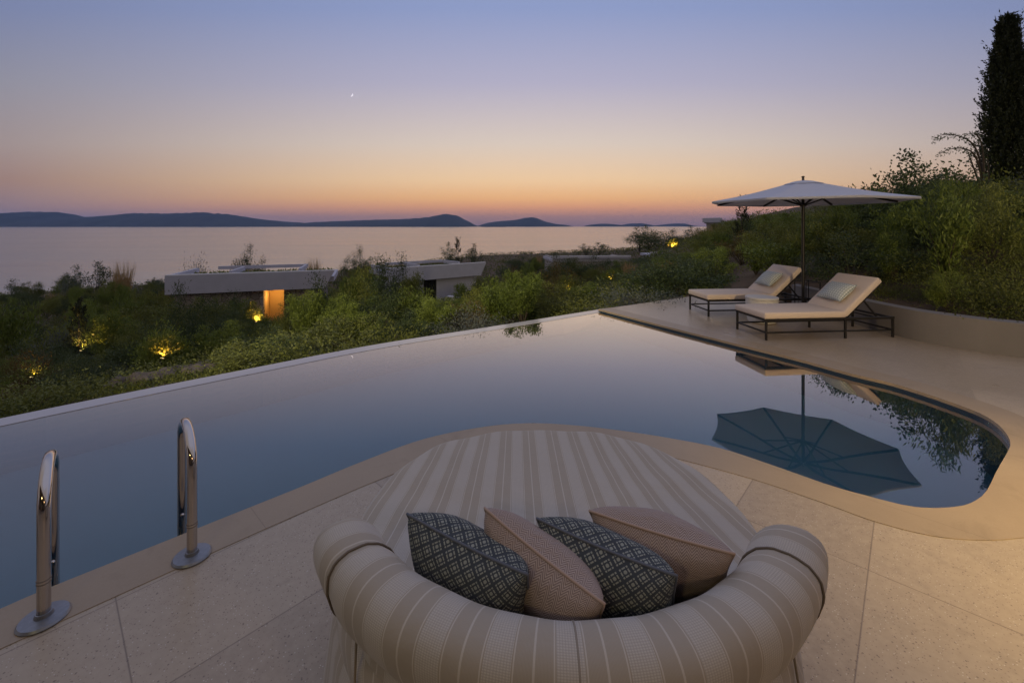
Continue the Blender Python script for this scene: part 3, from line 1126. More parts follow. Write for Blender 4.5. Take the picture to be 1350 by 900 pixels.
def daybed():
    # seat cushion: a wide disc with a soft rounded rim
    RS = 0.80
    prof = []
    for i in range(22):
        prof.append((RS * 0.93 * i / 21, 0.425 + 0.012 * (1 - (i / 21) ** 2)))
    for i in range(1, 9):
        a = math.pi / 2 * i / 8
        prof.append((RS * 0.93 + RS * 0.07 * math.sin(a), 0.425 - 0.06 * (1 - math.cos(a))))
    prof += [(RS * 1.0, 0.33), (RS * 0.99, 0.24)]
    nn = 120

    def full(a):
        # the foot end is fuller than a circle
        c_, s_2 = math.cos(a), math.sin(a)
        if s_2 <= 0: return 1.0
        return (abs(c_) ** 2.45 + abs(s_2 / 1.03) ** 2.45) ** (-1 / 2.45)

    def sag(x, y):
        return -0.006 * math.sin(x * 5.1 + 1.0) * math.sin(y * 4.3) - 0.003 * math.sin(x * 13 + y * 9)
    V = []
    for r, z in prof:
        row = []
        for k in range(nn):
            a = 2 * math.pi * k / nn
            x, y = r * full(a) * math.cos(a), r * full(a) * math.sin(a)
            row.append((x, y, z + sag(x, y) + 0.003 * math.sin(k * 0.9) * (r / RS)))
        V.append(row)

    def uvf(i, j):
        r, z = prof[i]
        extra = (0.425 - z) if i > 21 else 0
        rr = r + extra
        a = 2 * math.pi * j / nn
        rr *= full(a)
        return (stripe_u(rr * math.cos(a), rr * math.sin(a)), rr * math.sin(a))
    grid_uv('seat_cushion', V, uvf, len(prof), nn, M['stripe'], db, closed_u=True)
    # skirt (base) with gentle folds
    zs = [0.335, 0.30, 0.2, 0.1, 0.012]
    V = []
    for i, z in enumerate(zs):
        row = []
        for k in range(nn * 2):
            a = math.pi * k / nn
            r = (0.800 + 0.05 * (i / 4) + 0.006 * math.sin(a * 17) * i / 4) * full(a)
            row.append((r * math.cos(a), r * math.sin(a), z))
        V.append(row)
    grid_uv('skirt', V, lambda i, j: (0.82 * math.pi * j / nn, zs[i]), len(zs), nn * 2, M['stripe'], db, closed_u=True)
    # bolster: swept soft roll round the back
    A0, A1 = R(207.5), R(330)
    RC, RY = 0.785, 0.735
    HW, HH, ZC = 0.100, 0.110, 0.604
    S0, S1 = R(222), R(316)      # seams

    def ring_pts(a, sc, n=40):
        c = Vector((math.cos(a) * RC, math.sin(a) * RY, ZC - 0.02 * max(0, -math.sin(a)) ** 4))
        er = Vector((math.cos(a), math.sin(a), 0))
        row = []
        for k in range(n):
            th = 2 * math.pi * k / n
            cx, cz = math.cos(th), math.sin(th)
            e = 0.88
            pk = 1 + 0.012 * math.sin(a * 23 + 2 * th) + 0.010 * math.sin(a * 9.3 - 3 * th + 1)
            for sm_ in (S0, S1):
                pk += 0.008 * math.sin(th * 15 + a * 3) * math.exp(-abs(a - sm_) * RC / 0.045)
            sc_ = sc * pk
            px_ = math.copysign(abs(cx) ** e, cx) * HW * sc_
            pz_ = math.copysign(abs(cz) ** e, cz) * HH * sc_
            lean = 0.03 * (pz_ / HH)
            row.append(c + er * (px_ + lean) + Vector((0, 0, pz_)))
        return row

    def sweep(a0, a1, dome0, dome1, name):
        ang, sc = [], []
        capn, capa = 9, 0.085 / RC
        if dome0:
            for i in range(capn):
                f = i / capn
                ang.append(a0 + capa * (1 - math.cos(f * math.pi / 2)))
                sc.append(max(0.02, math.sin(f * math.pi / 2) ** 0.75))
            s = a0 + capa
        else:
            s = a0
        e = a1 - capa if dome1 else a1
        m = max(6, int((e - s) / R(1.2)))
        for i in range(m + 1):
            f = i / m
            k = 1.0
            dd = min((1 if dome0 else f * m / 3), (1 if dome1 else (1 - f) * m / 3), 1)
            k = 0.955 + 0.045 * min(1, dd) ** 0.5
            ang.append(s + (e - s) * f)
            sc.append(k)
        if dome1:
            for i in range(capn - 1, -1, -1):
                f = i / capn
                ang.append(a1 - capa * (1 - math.cos(f * math.pi / 2)))
                sc.append(max(0.02, math.sin(f * math.pi / 2) ** 0.75))
        V = [ring_pts(a, k) for a, k in zip(ang, sc)]
        n = 40
        grid_uv(name, V, lambda i, j: (0.96 * ang[i] * RC, j / n * 0.7), len(V), n, M['stripe'], db, closed_u=True)
    sweep(A0, S0, True, False, 'bolster_end')
    sweep(S0, S1, False, False, 'bolster')
    sweep(S1, A1, False, True, 'bolster_end')
    for a in (S0, R(268), S1):
        bm = bmesh.new()
        row = ring_pts(a, 0.985)
        add_tube(bm, row + [row[0], row[1]], 0.0032, 8, caps=False)
        obj('piping', bm, M['taupe'] if a == R(268) else M['piping'], db, True)
    # upholstered back panel under the roll
    za = [0.30, 0.36, 0.42, 0.48, 0.53, 0.58, 0.62]
    na = 70
    V = []
    for i, z in enumerate(za):
        row = []
        for j in range(na + 1):
            a = R(206) + (R(332) - R(206)) * j / na
            r = 0.806 - 0.02 * math.sin((z - 0.30) / 0.34 * math.pi) - 0.02 * (z - 0.3) / 0.34
            row.append((r * math.cos(a), r * 0.975 * math.sin(a), z))
        V.append(row)
    for z in (0.62, 0.55, 0.45, 0.36):
        row = []
        for j in range(na + 1):
            a = R(206) + (R(332) - R(206)) * j / na
            row.append((0.69 * math.cos(a), 0.69 * math.sin(a), z))
        V.append(row)
    nv = len(V)
    for row in V:
        pass
    bp_ = grid_uv('back_panel', V, lambda i, j: (0.80 * (R(206) + (R(332) - R(206)) * j / na), i * 0.06), nv, na + 1, M['stripe'], db)
    sd = bp_.modifiers.new('padding', 'SOLIDIFY')
    sd.thickness = 0.012
    for a in (S0 - 0.02, S1 + 0.02):
        bm = bmesh.new()
        add_tube(bm, [(r * math.cos(a + o_), r * math.sin(a + o_), z) for r, z, o_ in ((0.80, 0.57, 0), (0.795, 0.48, 0.01), (0.806, 0.38, 0.03), (0.812, 0.30, 0.06), (0.835, 0.15, 0.10), (0.852, 0.02, 0.13))], 0.0035, 8)
        obj('piping', bm, M['taupe'], db, True)
    bm = bmesh.new()
    add_lathe(bm, [(0.70, 0.0), (0.78, 0.0), (0.78, 0.02), (0.70, 0.02)], 64)
    obj('plinth', bm, M['black'], db)


daybed()


def cushion(name, label, w, h, T, material, pipe, loc, yaw, lean, roll=0.0, group=None, cat='cushion', plump=0.42):
    """scatter cushion standing on its lower edge; local x = width, z = height, y = thickness. loc = centre of the top edge"""
    t = thing(name, label, cat, (0, 0, 0), 0, group)
    n = 26
    V, Fc, UV = [], [], []

    def shape(u, v):
        x = w / 2 * u * (1 - 0.075 * (1 - v * v) * abs(u) ** 2)
        z = h / 2 * v * (1 - 0.075 * (1 - u * u) * abs(v) ** 2)
        th = T / 2 * max(0, (1 - u * u) * (1 - v * v)) ** plump
        return x, z, th
    me = bpy.data.meshes.new('cover')

    def arc(ext):
        tab = [0.0]
        m_ = 200
        prev_ = None
        for q in range(m_ + 1):
            w_ = -1 + 2 * q / m_
            p_ = (ext / 2 * w_, T / 2 * max(0, 1 - w_ * w_) ** plump)
            if prev_: tab.append(tab[-1] + math.hypot(p_[0] - prev_[0], p_[1] - prev_[1]))
            prev_ = p_
        tab = np.array(tab) - tab[-1] / 2
        return lambda w_: float(np.interp(w_, np.linspace(-1, 1, m_ + 1), tab))
    au, av = arc(w), arc(h)
    r = random.Random(int(abs(loc[0]) * 1000) + 3)
    ph = [r.uniform(0, 6) for _ in range(4)]
    for side in (-1, 1):
        for i in range(n + 1):
            for j in range(n + 1):
                u, v = -1 + 2 * i / n, -1 + 2 * j / n
                u = math.sin(u * math.pi / 2) * 0.4 + u * 0.6
                v = math.sin(v * math.pi / 2) * 0.4 + v * 0.6
                x, z, th = shape(u, v)
                th *= 1 + 0.07 * math.sin(u * 4 + ph[0]) * math.sin(v * 3.5 + ph[1])
                V.append((x, side * th, z))
                UV.append((au(u) + (0.31 if side > 0 else 0), av(v)))
    for s in range(2):
        o = s * (n + 1) ** 2
        for i in range(n):
            for j in range(n):
                a = o + i * (n + 1) + j
                q = (a, a + n + 1, a + n + 2, a + 1)
                Fc.append(q if s == 0 else q[::-1])
    me.from_pydata(V, [], Fc)
    ul = me.uv_layers.new(name='UVMap')
    for li, l in enumerate(me.loops):
        ul.data[li].uv = UV[l.vertex_index]
    link('cover', me, material, t, True)
    bm = bmesh.new()
    ol = []
    for k in range(80):
        s = k / 80 * 4
        e, f = int(s), s - int(s)
        f = -1 + 2 * f
        u, v = [(f, -1), (1, f), (-f, 1), (-1, -f)][e]
        x, z, _ = shape(u, v)
        ol.append((x, 0, z))
    add_tube(bm, ol + ol[:2], 0.0042, 8, caps=False)
    obj('piping', bm, pipe, t, True)
    top = Vector((0, 0, h / 2))
    m = Matrix.Translation(loc) @ Matrix.Rotation(yaw, 4, 'Z') @ Matrix.Rotation(lean, 4, 'X') @ Matrix.Rotation(roll, 4, 'Y') @ Matrix.Translation(-top)
    t.matrix_world = m
    return t


g4 = 'scatter cushions on the daybed'
cushion('scatter_cushion', 'navy and cream lozenge patterned cushion, the farthest left on the striped daybed', 0.395, 0.39, 0.22, M['key'], M['key_pipe'], (-0.135, 1.185, 0.735), R(-30), R(26), R(5), g4)
cushion('scatter_cushion', 'rose beige herringbone cushion squeezed between the two navy ones on the daybed', 0.38, 0.39, 0.21, M['herring'], M['rose_pipe'], (0.072, 1.150, 0.735), R(-42), R(26), R(16), g4)
cushion('scatter_cushion', 'navy and cream lozenge patterned cushion between the two rose herringbone ones', 0.385, 0.39, 0.22, M['key'], M['key_pipe'], (0.242, 1.170, 0.738), R(-30), R(26), R(3), g4)
cushion('scatter_cushion', 'rose beige herringbone cushion at the right end of the daybed row', 0.39, 0.39, 0.20, M['herring'], M['rose_pipe'], (0.413, 1.228, 0.735), R(-25), R(36), R(2), g4)


# ------------------------------------------------------------------ loungers
def rounded_slab(bm, L, Wd, H, r=0.025):
    vs = add_box(bm, (0, 0, 0), (L, Wd, H))
    return vs


def make_lounger(loc, rot, label):
    g = 'pair of sun loungers under the parasol'
    t = thing('sun_lounger', label, 'sun lounger', loc, rot, g)
    LL, WD, ZT = 1.94, 0.66, 0.295
    b = 0.028
    bm = bmesh.new()
    for y in (0, WD):
        add_bar(bm, (-0.02, y, ZT - b / 2), (LL + 0.02, y, ZT - b / 2), b, 0.036)
    for x in (0.0, 1.20, LL):
        add_bar(bm, (x, b / 2, ZT - b / 2 - 0.002), (x, WD - b / 2, ZT - b / 2 - 0.002), b * 0.9, 0.03)
    for x in (0.3, 0.6, 0.9):
        add_bar(bm, (x, b / 2, ZT - b / 2 - 0.002), (x, WD - b / 2, ZT - b / 2 - 0.002), 0.02, 0.02)
    obj('frame', bm, M['black'], t, bevel=0.003, seg=1)
    for x in (0.0, 1.20, LL):
        for y in (0, WD):
            bm = bmesh.new()
            add_box(bm, (x, y, (ZT - 0.033) / 2), (b, b, ZT - 0.033))
            obj('leg', bm, M['black'], t, bevel=0.003, seg=1)
    for a, c in (((0.014, 0, 0.105), (LL - 0.014, 0, 0.105)), ((0.014, WD, 0.105), (LL - 0.014, WD, 0.105)), ((0, 0.014, 0.107), (0, WD - 0.014, 0.107)), ((LL, 0.014, 0.107), (LL, WD - 0.014, 0.107))):
        bm = bmesh.new()
        add_bar(bm, a, c, 0.022, 0.022)
        obj('stretcher', bm, M['black'], t, bevel=0.002, seg=1)
    # seat cushion
    bm = bmesh.new()
    add_box(bm, (0.60 - 0.012, WD / 2, ZT + 0.048), (1.24, WD + 0.05, 0.094))
    obj('seat_cushion', bm, M['canvas_cushion'], t, True, bevel=0.028, seg=4)
    # back frame + cushion, tilted
    ang = R(42)
    hx = 1.215
    ux, uz = math.cos(ang), math.sin(ang)
    rot_m = Matrix.Rotation(-ang, 4, 'Y')
    bm = bmesh.new()
    c = Vector((hx + ux * 0.365 - uz * 0.045, WD / 2, ZT + 0.012 + uz * 0.365 + ux * 0.045))
    add_box(bm, c, (0.75, WD + 0.05, 0.092), rot_m)
    obj('back_cushion', bm, M['canvas_cushion'], t, True, bevel=0.028, seg=4)
    bm = bmesh.new()
    off = Vector((uz * 0.018, 0, -ux * 0.018))
    for y in (0.03, WD - 0.03):
        add_bar(bm, Vector((hx, y, ZT)) + off, Vector((hx + ux * 0.70, y, ZT + uz * 0.70)) + off, 0.024, 0.024)
    for f in (0.25, 0.5, 0.70):
        add_bar(bm, Vector((hx + ux * f, 0.042, ZT + uz * f)) + off, Vector((hx + ux * f, WD - 0.042, ZT + uz * f)) + off, 0.02, 0.02)
    obj('back_frame', bm, M['black'], t)
    bm = bmesh.new()
    for y in (0.10, WD - 0.10):
        add_bar(bm, Vector((hx + ux * 0.42, y, ZT + uz * 0.42)) + off * 2, (hx + 0.58, y, ZT - 0.03), 0.018, 0.018)
    add_bar(bm, (hx + 0.58, 0.09, ZT - 0.03), (hx + 0.58, WD - 0.09, ZT - 0.03), 0.018, 0.018)
    obj('back_prop', bm, M['black'], t)
    return t


l1 = make_lounger((3.562, 6.06, 0), R(5.3), 'sand cushioned sun lounger with black frame, nearer of the two beside the pole')
l2 = make_lounger((3.475, 7.645, 0), R(4.8), 'sand cushioned sun lounger with black frame, the farther one behind the drum table')
for lg, lab in ((l1, 'pale green knitted lumbar cushion leaning on the nearer sun lounger'), (l2, 'pale green knitted lumbar cushion leaning on the farther sun lounger')):
    c = cushion('lumbar_cushion', lab, 0.48, 0.34, 0.16, M['knit'], M['knit'], (0, 0, 0), 0, 0, 0, 'lumbar cushions on the sun loungers')
    rz = lg.rotation_euler.z
    ang = R(42)
    base = Matrix.Translation(lg.location) @ Matrix.Rotation(rz, 4, 'Z')
    loc = Matrix.Translation((1.345, 0.320, 0.625)) @ Matrix.Rotation(R(90 - 5), 4, 'Z') @ Matrix.Rotation(R(47), 4, 'X')
    c.matrix_world = base @ loc

# drum side table
t = thing('drum_table', 'round pale grey stone drum table standing between the two sun loungers', 'side table', (4.17, 7.22, 0))
bm = bmesh.new()
add_lathe(bm, [(0, 0.0), (0.19, 0.0), (0.215, 0.02), (0.235, 0.20), (0.240, 0.385), (0, 0.385)], 64)
obj('drum', bm, M['table'], t, True, autosmooth=40)
bm = bmesh.new()
add_lathe(bm, [(0, 0.386), (0.238, 0.386), (0.247, 0.392), (0.247, 0.418), (0.240, 0.425), (0, 0.425)], 64)
obj('tabletop', bm, M['table'], t, True, autosmooth=40)

# wire lantern beside the pole
t = thing('wire_lantern', 'black wire frame lantern stand on the terrace just behind the parasol pole', 'lantern', (5.19, 7.60, 0), R(5))
bm = bmesh.new()
s_ = 0.13
for x in (-s_, s_):
    for y in (-s_, s_):
        add_bar(bm, (x, y, 0.0), (x, y, 0.635), 0.011)
for z in (0.012, 0.629):
    for q in (-s_, s_):
        add_bar(bm, (-s_ + 0.006, q, z), (s_ - 0.006, q, z), 0.010)
        add_bar(bm, (q, -s_ + 0.006, z), (q, s_ - 0.006, z), 0.010)
obj('frame', bm, M['black'], t)
bm = bmesh.new()
for q in (-0.065, 0.0, 0.065):
    add_bar(bm, (q, -s_, 0.018), (q, -s_, 0.30), 0.006)
    add_bar(bm, (q, s_, 0.018), (q, s_, 0.30), 0.006)
add_bar(bm, (-s_, -s_ - 0.008, 0.305), (s_, -s_ - 0.008, 0.305), 0.006)
add_bar(bm, (-s_, s_ + 0.008, 0.305), (s_, s_ + 0.008, 0.305), 0.006)
obj('grille', bm, M['black'], t)


# ------------------------------------------------------------------ parasol
def parasol():
    c = Vector((4.955, 7.36, 0))
    t = thing('parasol', 'large pale octagonal parasol on a black pole over the two sun loungers', 'parasol', c)
    RR, ZR, ZA = 1.48, 2.025, 2.375
    bm = bmesh.new()
    add_tube(bm, [(0, 0, 0.03), (0, 0, 2.30)], 0.024, 20)
    obj('pole', bm, M['black'], t, True, autosmooth=40)
    bm = bmesh.new()
    add_lathe(bm, [(0, 0), (0.11, 0), (0.11, 0.014), (0.045, 0.022), (0.04, 0.14), (0.026, 0.142)], 32)
    obj('floor_socket', bm, M['black'], t, True, autosmooth=40)
    ph = R(-7)
    rows, per = 9, 8
    bm = bmesh.new()
    grid = []
    for i in range(rows + 1):
        f = i / rows
        ring = []
        for k in range(8):
            a0 = ph + k * math.pi / 4
            a1 = a0 + math.pi / 4
            for j in range(per):
                g = j / per
                p0 = Vector((math.cos(a0), math.sin(a0), 0))
                p1 = Vector((math.cos(a1), math.sin(a1), 0))
                d = p0.lerp(p1, g)
                sag = math.sin(g * math.pi)
                r = 0.20 + (RR - 0.20) * f
                d = d * (1 - 0.035 * sag * f)
                z = ZA - 0.045 + (ZR - ZA + 0.045) * f ** 1.08 - 0.03 * math.sin(f * math.pi) - 0.018 * sag * math.sin(f * math.pi)
                ring.append(bm.verts.new(d * r + Vector((0, 0, z))))
        grid.append(ring)
    n = 8 * per
    for i in range(rows):
        for k in range(n):
            bm.faces.new((grid[i][k], grid[i][(k + 1) % n], grid[i + 1][(k + 1) % n], grid[i + 1][k]))
    # short valance hem
    hem = [bm.verts.new(v.co + Vector((0, 0, -0.035))) for v in grid[-1]]
    for k in range(n):
        bm.faces.new((grid[-1][k], grid[-1][(k + 1) % n], hem[(k + 1) % n], hem[k]))
    can = obj('canopy', bm, M['canopy'], t, True, autosmooth=28)
    so_ = can.modifiers.new('cloth_thickness', 'SOLIDIFY')
    so_.thickness = 0.004
    # vent cap
    bm = bmesh.new()
    g0 = []
    for f, z in ((0.02, ZA + 0.002), (0.14, ZA - 0.016), (0.30, ZA - 0.064)):
        g0.append([bm.verts.new((f * math.cos(ph + k * math.pi / 4), f * math.sin(ph + k * math.pi / 4), z)) for k in range(8)])
    for a, b_ in zip(g0, g0[1:]):
        for k in range(8):
            bm.faces.new((a[k], a[(k + 1) % 8], b_[(k + 1) % 8], b_[k]))
    bm.faces.new(g0[0])
    vt = obj('vent_cap', bm, M['canopy'], can)
    so_ = vt.modifiers.new('cloth_thickness', 'SOLIDIFY')
    so_.thickness = 0.004
    bm = bmesh.new()
    add_lathe(bm, [(0.016, ZA - 0.01), (0.02, ZA + 0.03), (0.012, ZA + 0.038), (0.026, ZA + 0.055), (0.02, ZA + 0.072), (0, ZA + 0.078)], 20)
    obj('finial', bm, M['door_wood'], t, True)
    bm = bmesh.new()
    add_lathe(bm, [(0.0245, 1.93), (0.05, 1.935), (0.05, 1.985), (0.0245, 1.99)], 24)
    hub = obj('hub', bm, M['black'], t, True, autosmooth=40)
    for k in range(8):
        a = ph + k * math.pi / 4
        d = Vector((math.cos(a), math.sin(a), 0))
        bm = bmesh.new()
        pts = []
        for f in (0.0, 0.25, 0.5, 0.75, 1.0):
            r = 0.05 + (RR - 0.07) * f
            ff = max(0, (r - 0.2) / (RR - 0.2))
            pts.append(d * r + Vector((0, 0, ZA - 0.045 + (ZR - ZA + 0.045) * ff ** 1.08 - 0.03 * math.sin(ff * math.pi) - 0.022)))
        for p, q in zip(pts, pts[1:]):
            add_bar(bm, p, q, 0.024, 0.03)
        rb = obj('rib', bm, M['black'], t)
        bm = bmesh.new()
        r = 0.62
        ff = (r - 0.2) / (RR - 0.2)
        add_bar(bm, d * 0.05 + Vector((0, 0, 1.96)), d * r + Vector((0, 0, ZA - 0.045 + (ZR - ZA + 0.045) * ff ** 1.08 - 0.06)), 0.014, 0.02)
        obj('strut', bm, M['black'], rb)


parasol()


# ------------------------------------------------------------------ houses down the slope
def house(name, label, pl, Yl, pr, Yr, ztop, fas, hwall, back, openings=(), lit=None, slant=True, wallmat='rubble', roof_kerb=True, group='flat roofed villas down the slope'):
    """flat roofed villa: front fascia from pixel column pl at depth Yl to pr at depth Yr"""
    A = Vector(((pl - 675) * Yl / F, Yl, 0))
    B = Vector(((pr - 675) * Yr / F, Yr, 0))
    d = B - A
    Wd = d.length
    rz = math.atan2(d.y, d.x)
    t = thing(name, label, 'villa', (A.x, A.y, ztop), rz, group)
    # fascia: slab front with a raked right end
    sl_ = 0.55 if slant else 0.0
    bm = bmesh.new()
    th_ = 0.30
    q = [(0, 0, -fas), (Wd - sl_, 0, -fas), (Wd, 0, 0), (0, 0, 0)]
    f0 = [bm.verts.new(p) for p in q]
    f1 = [bm.verts.new((p[0], th_, p[2])) for p in q]
    bm.faces.new(f0)
    bm.faces.new(f1[::-1])
    for i in range(4):
        j = (i + 1) % 4
        bm.faces.new((f0[i], f0[j], f1[j], f1[i]))
    obj('fascia', bm, M['concrete'], t, bevel=0.02, seg=1)
    bm = bmesh.new()
    add_box(bm, (Wd / 2, th_ / 2, 0.022), (Wd - 0.02, th_ - 0.02, 0.044))
    obj('coping', bm, M['white_trim'], t)
    # roof slab + planting + parapets behind
    bm = bmesh.new()
    add_box(bm, (Wd / 2, back / 2 + th_ / 2, -0.5), (Wd - 0.1, back - th_, 0.3))
    obj('roof', bm, M['concrete'], t)
    if roof_kerb:
        bm = bmesh.new()
        add_box(bm, (Wd * 0.46, back - 0.2, 0.0), (Wd * 0.62, 0.16, 0.20))
        add_box(bm, (Wd * 0.33, back * 0.55, -0.05), (0.16, back * 0.62, 0.26))
        add_box(bm, (Wd * 0.77 - 0.08, back * 0.55, -0.02), (0.16, back * 0.62, 0.26))
        add_box(bm, (0.16, back * 0.5, -0.1), (0.2, back * 0.85, 0.25))
        obj('parapet', bm, M['concrete'], t)
    # walls with openings: x ranges (x0, x1, ztop_of_opening)
    zw0, zw1 = -fas - hwall, -fas
    inset = 0.45
    bm = bmesh.new()
    xs = 0.25
    for (x0, x1, kind) in openings:
        add_box(bm, ((xs + x0) / 2, inset + 0.15, (zw0 + zw1) / 2), (x0 - xs, 0.3, zw1 - zw0))
        xs = x1
    xe = Wd - sl_ - 0.15
    add_box(bm, ((xs + xe) / 2, inset + 0.15, (zw0 + zw1) / 2), (xe - xs, 0.3, zw1 - zw0))
    add_box(bm, (0.4, inset + 0.3 + (back - inset - 0.3) / 2, (zw0 + zw1) / 2), (0.3, back - inset - 0.3, zw1 - zw0))
    add_box(bm, (xe - 0.15, inset + 0.3 + (back - inset - 0.3) / 2, (zw0 + zw1) / 2), (0.3, back - inset - 0.3, zw1 - zw0))
    obj('wall', bm, M[wallmat], t)
    for (x0, x1, kind) in openings:
        if kind == 'lit':
            bm = bmesh.new()
            add_box(bm, ((x0 + x1) / 2 + 0.2, inset + 1.9, (zw0 + zw1) / 2), (x1 - x0 + 1.4, 0.1, zw1 - zw0))
            add_box(bm, (x0 - 0.05, inset + 1.07, (zw0 + zw1) / 2), (0.1, 1.54, zw1 - zw0))
            obj('lit_room', bm, M['room'], t)
            bm = bmesh.new()
            add_box(bm, (x1 + 0.19, inset - 0.05, zw0 + 1.1), (0.34, 0.06, 2.2))
            dr = obj('door', bm, M['door_wood'], t)
            lamp('doorway_lamp', 'POINT', t.matrix_world @ Vector((0, 0, 0)) if False else (A + Matrix.Rotation(rz, 3, 'Z') @ Vector(((x0 + x1) / 2, inset + 0.9, 0)) + Vector((0, 0, ztop - fas - 0.45))), 34, (1.0, 0.55, 0.16), None, 0.08)
        else:
            bm = bmesh.new()
            add_box(bm, ((x0 + x1) / 2, inset + 0.2, (zw0 + zw1) / 2), (x1 - x0, 0.06, zw1 - zw0))
            g_ = obj('window', bm, M['glass_dark'], t)
            bm = bmesh.new()
            for q in (x0 + 0.04, (x0 + x1) / 2, x1 - 0.04):
                add_box(bm, (q, inset + 0.13, (zw0 + zw1) / 2), (0.08, 0.07, zw1 - zw0))
            obj('window_frame', bm, M['black'], g_)
    return t


h1 = house('villa', 'flat roofed concrete villa with a glowing orange doorway among the shrubs', 217, 23.0, 441, 25.7, -1.06, 1.0, 2.4, 4.6, ((4.55, 5.62, 'lit'),), 1)
h2 = house('villa', 'flat roofed concrete villa with dark glass doors, right of the one with the glowing doorway', 514, 31.6, 641, 37.0, -1.52, 1.05, 2.4, 4.2, ((2.95, 4.1, 'glass'),), None, True, 'concrete')
h3 = house('villa', 'low rosy walled villa half hidden in shrubs left of the bright garden lamp', 728, 49.0, 832, 50.0, -1.85, 0.22, 2.2, 6.0, (), None, False, 'render', False)
h4 = house('villa', 'small pale roofed villa showing as a white strip under the bright garden lamp', 858, 58.0, 918, 58.0, -1.95, 0.4, 2.2, 5.0, (), None, False, 'render', False)
h5 = house('villa', 'small concrete villa corner on the hill crest left of the parasol', 926, 54.0, 950, 52.0, 2.55, 0.5, 2.0, 1.2, (), None, False, 'render', False)
# pale stair walls beside the second villa
for (x, y, Y, w, lab) in ((603, 391, 27.0, 1.5, 'upper pale concrete stair wall right of the dark glass doors'), (620, 404, 22.0, 1.0, 'lower pale concrete stair wall among shrubs below the glass doored villa')):
    p = PD(x, y, Y)
    bm = bmesh.new()
    add_box(bm, (0, 0, -0.6), (w, 0.3, 1.2), Matrix.Rotation(R(-30), 4, 'Z'))
    o = obj('stair_wall', bm, M['concrete'], None, bevel=0.02, seg=1)
    o.location = p
    tag(o, lab, 'wall', 'pale stair walls')


# ------------------------------------------------------------------ plants
def leaf_mesh(name, base, dirs, length, width, material, tone=None, curl=0.25, r=None):
    """one folded rhombic leaf (2 triangles-quad) per point, numpy built"""
    r = r or rng
    n = len(base)
    d = dirs / (np.linalg.norm(dirs, axis=1, keepdims=True) + 1e-9)
    rand = r.standard_normal((n, 3))
    s = np.cross(d, rand)
    s /= (np.linalg.norm(s, axis=1, keepdims=True) + 1e-9)
    nn = np.cross(s, d)
    L = (length * (0.65 + 0.7 * r.random(n)))[:, None]
    Wd = (width * (0.65 + 0.7 * r.random(n)))[:, None]
    p0 = base
    p1 = base + d * L * 0.45 + s * Wd * 0.5 + nn * L * curl * 0.15
    p2 = base + d * L - nn * L * curl * 0.35
    p3 = base + d * L * 0.45 - s * Wd * 0.5 + nn * L * curl * 0.15
    V = np.stack([p0, p1, p2, p3], 1).reshape(-1, 3)
    me = bpy.data.meshes.new(name)
    me.vertices.add(4 * n)
    me.vertices.foreach_set('co', V.astype(np.float32).ravel())
    me.loops.add(4 * n)
    me.loops.foreach_set('vertex_index', np.arange(4 * n, dtype=np.int32))
    me.polygons.add(n)
    me.polygons.foreach_set('loop_start', np.arange(0, 4 * n, 4, dtype=np.int32))
    me.polygons.foreach_set('loop_total', np.full(n, 4, dtype=np.int32))
    me.update(calc_edges=True)
    tn = np.clip((0.5 + 0.22 * r.standard_normal(n)) if tone is None else tone, 0, 1)
    at = me.attributes.new('leaf_tone', 'FLOAT', 'FACE')
    at.data.foreach_set('value', tn.astype(np.float32))
    me.materials.append(material)
    return me


def shrub_proto(seed, nb, per, rad, h, leaf, width, spread, material, upright=0.3, tone_jit=0.22, base_h=0.05, twig=0.22, tipf=0.85):
    """branches from the base fan out; leaf sprays along the outer part of each branch"""
    r = np.random.default_rng(seed)
    pts, dirs, tones, stems = [], [], [], []
    for b in range(nb):
        az = r.uniform(0, 2 * math.pi)
        tilt = (r.random() ** 0.6) * spread
        ln = h * (0.62 + 0.48 * r.random())
        d = np.array([math.cos(az) * math.sin(tilt), math.sin(az) * math.sin(tilt), math.cos(tilt)])
        tip = d * np.array([rad, rad, ln]) * np.array([1.25, 1.25, 1.0])
        tip[2] = max(0.12 * h, tip[2])
        mid = tip * np.array([0.45, 0.45, 0.6]) + r.normal(0, 0.05, 3) * rad
        stems.append((np.zeros(3), mid, tip))
        btone = r.normal(0, tone_jit * 0.6)
        m = int(per * (0.6 + 0.8 * r.random()))
        f = 1 - (r.random(m) ** (1.6 if tipf > 0.8 else 1.9)) * tipf
        c = (1 - f)[:, None] ** 2 * 0 + 2 * ((1 - f) * f)[:, None] * mid + (f ** 2)[:, None] * tip
        c = c + r.normal(0, 1, (m, 3)) * twig * rad * (0.35 + 0.65 * (1 - np.abs(f - 0.8)))[:, None] * np.array([1, 1, 0.8])
        c[:, 2] = np.maximum(c[:, 2], base_h)
        out = c / (np.linalg.norm(c, axis=1, keepdims=True) + 1e-9)
        dd = out * 0.6 + r.normal(0, 0.55, (m, 3)) + np.array([0, 0, upright])
        pts.append(c)
        dirs.append(dd)
        tones.append(0.5 + btone + r.normal(0, tone_jit, m))
    me = leaf_mesh('foliage', np.concatenate(pts), np.concatenate(dirs), leaf, width, material, np.concatenate(tones), r=r)
    bm = bmesh.new()
    for a, b_, c in stems[: min(len(stems), 16)]:
        q = [Vector(a), Vector(b_ * 0.6), Vector(b_ * 0.55 + c * 0.35)]
        add_tube(bm, q, [0.022 * rad, 0.014 * rad, 0.006 * rad], 5)
    sm = bpy.data.meshes.new('stem')
    bm.to_mesh(sm)
    bm.free()
    sm.materials.append(M['bark'])
    return me, sm


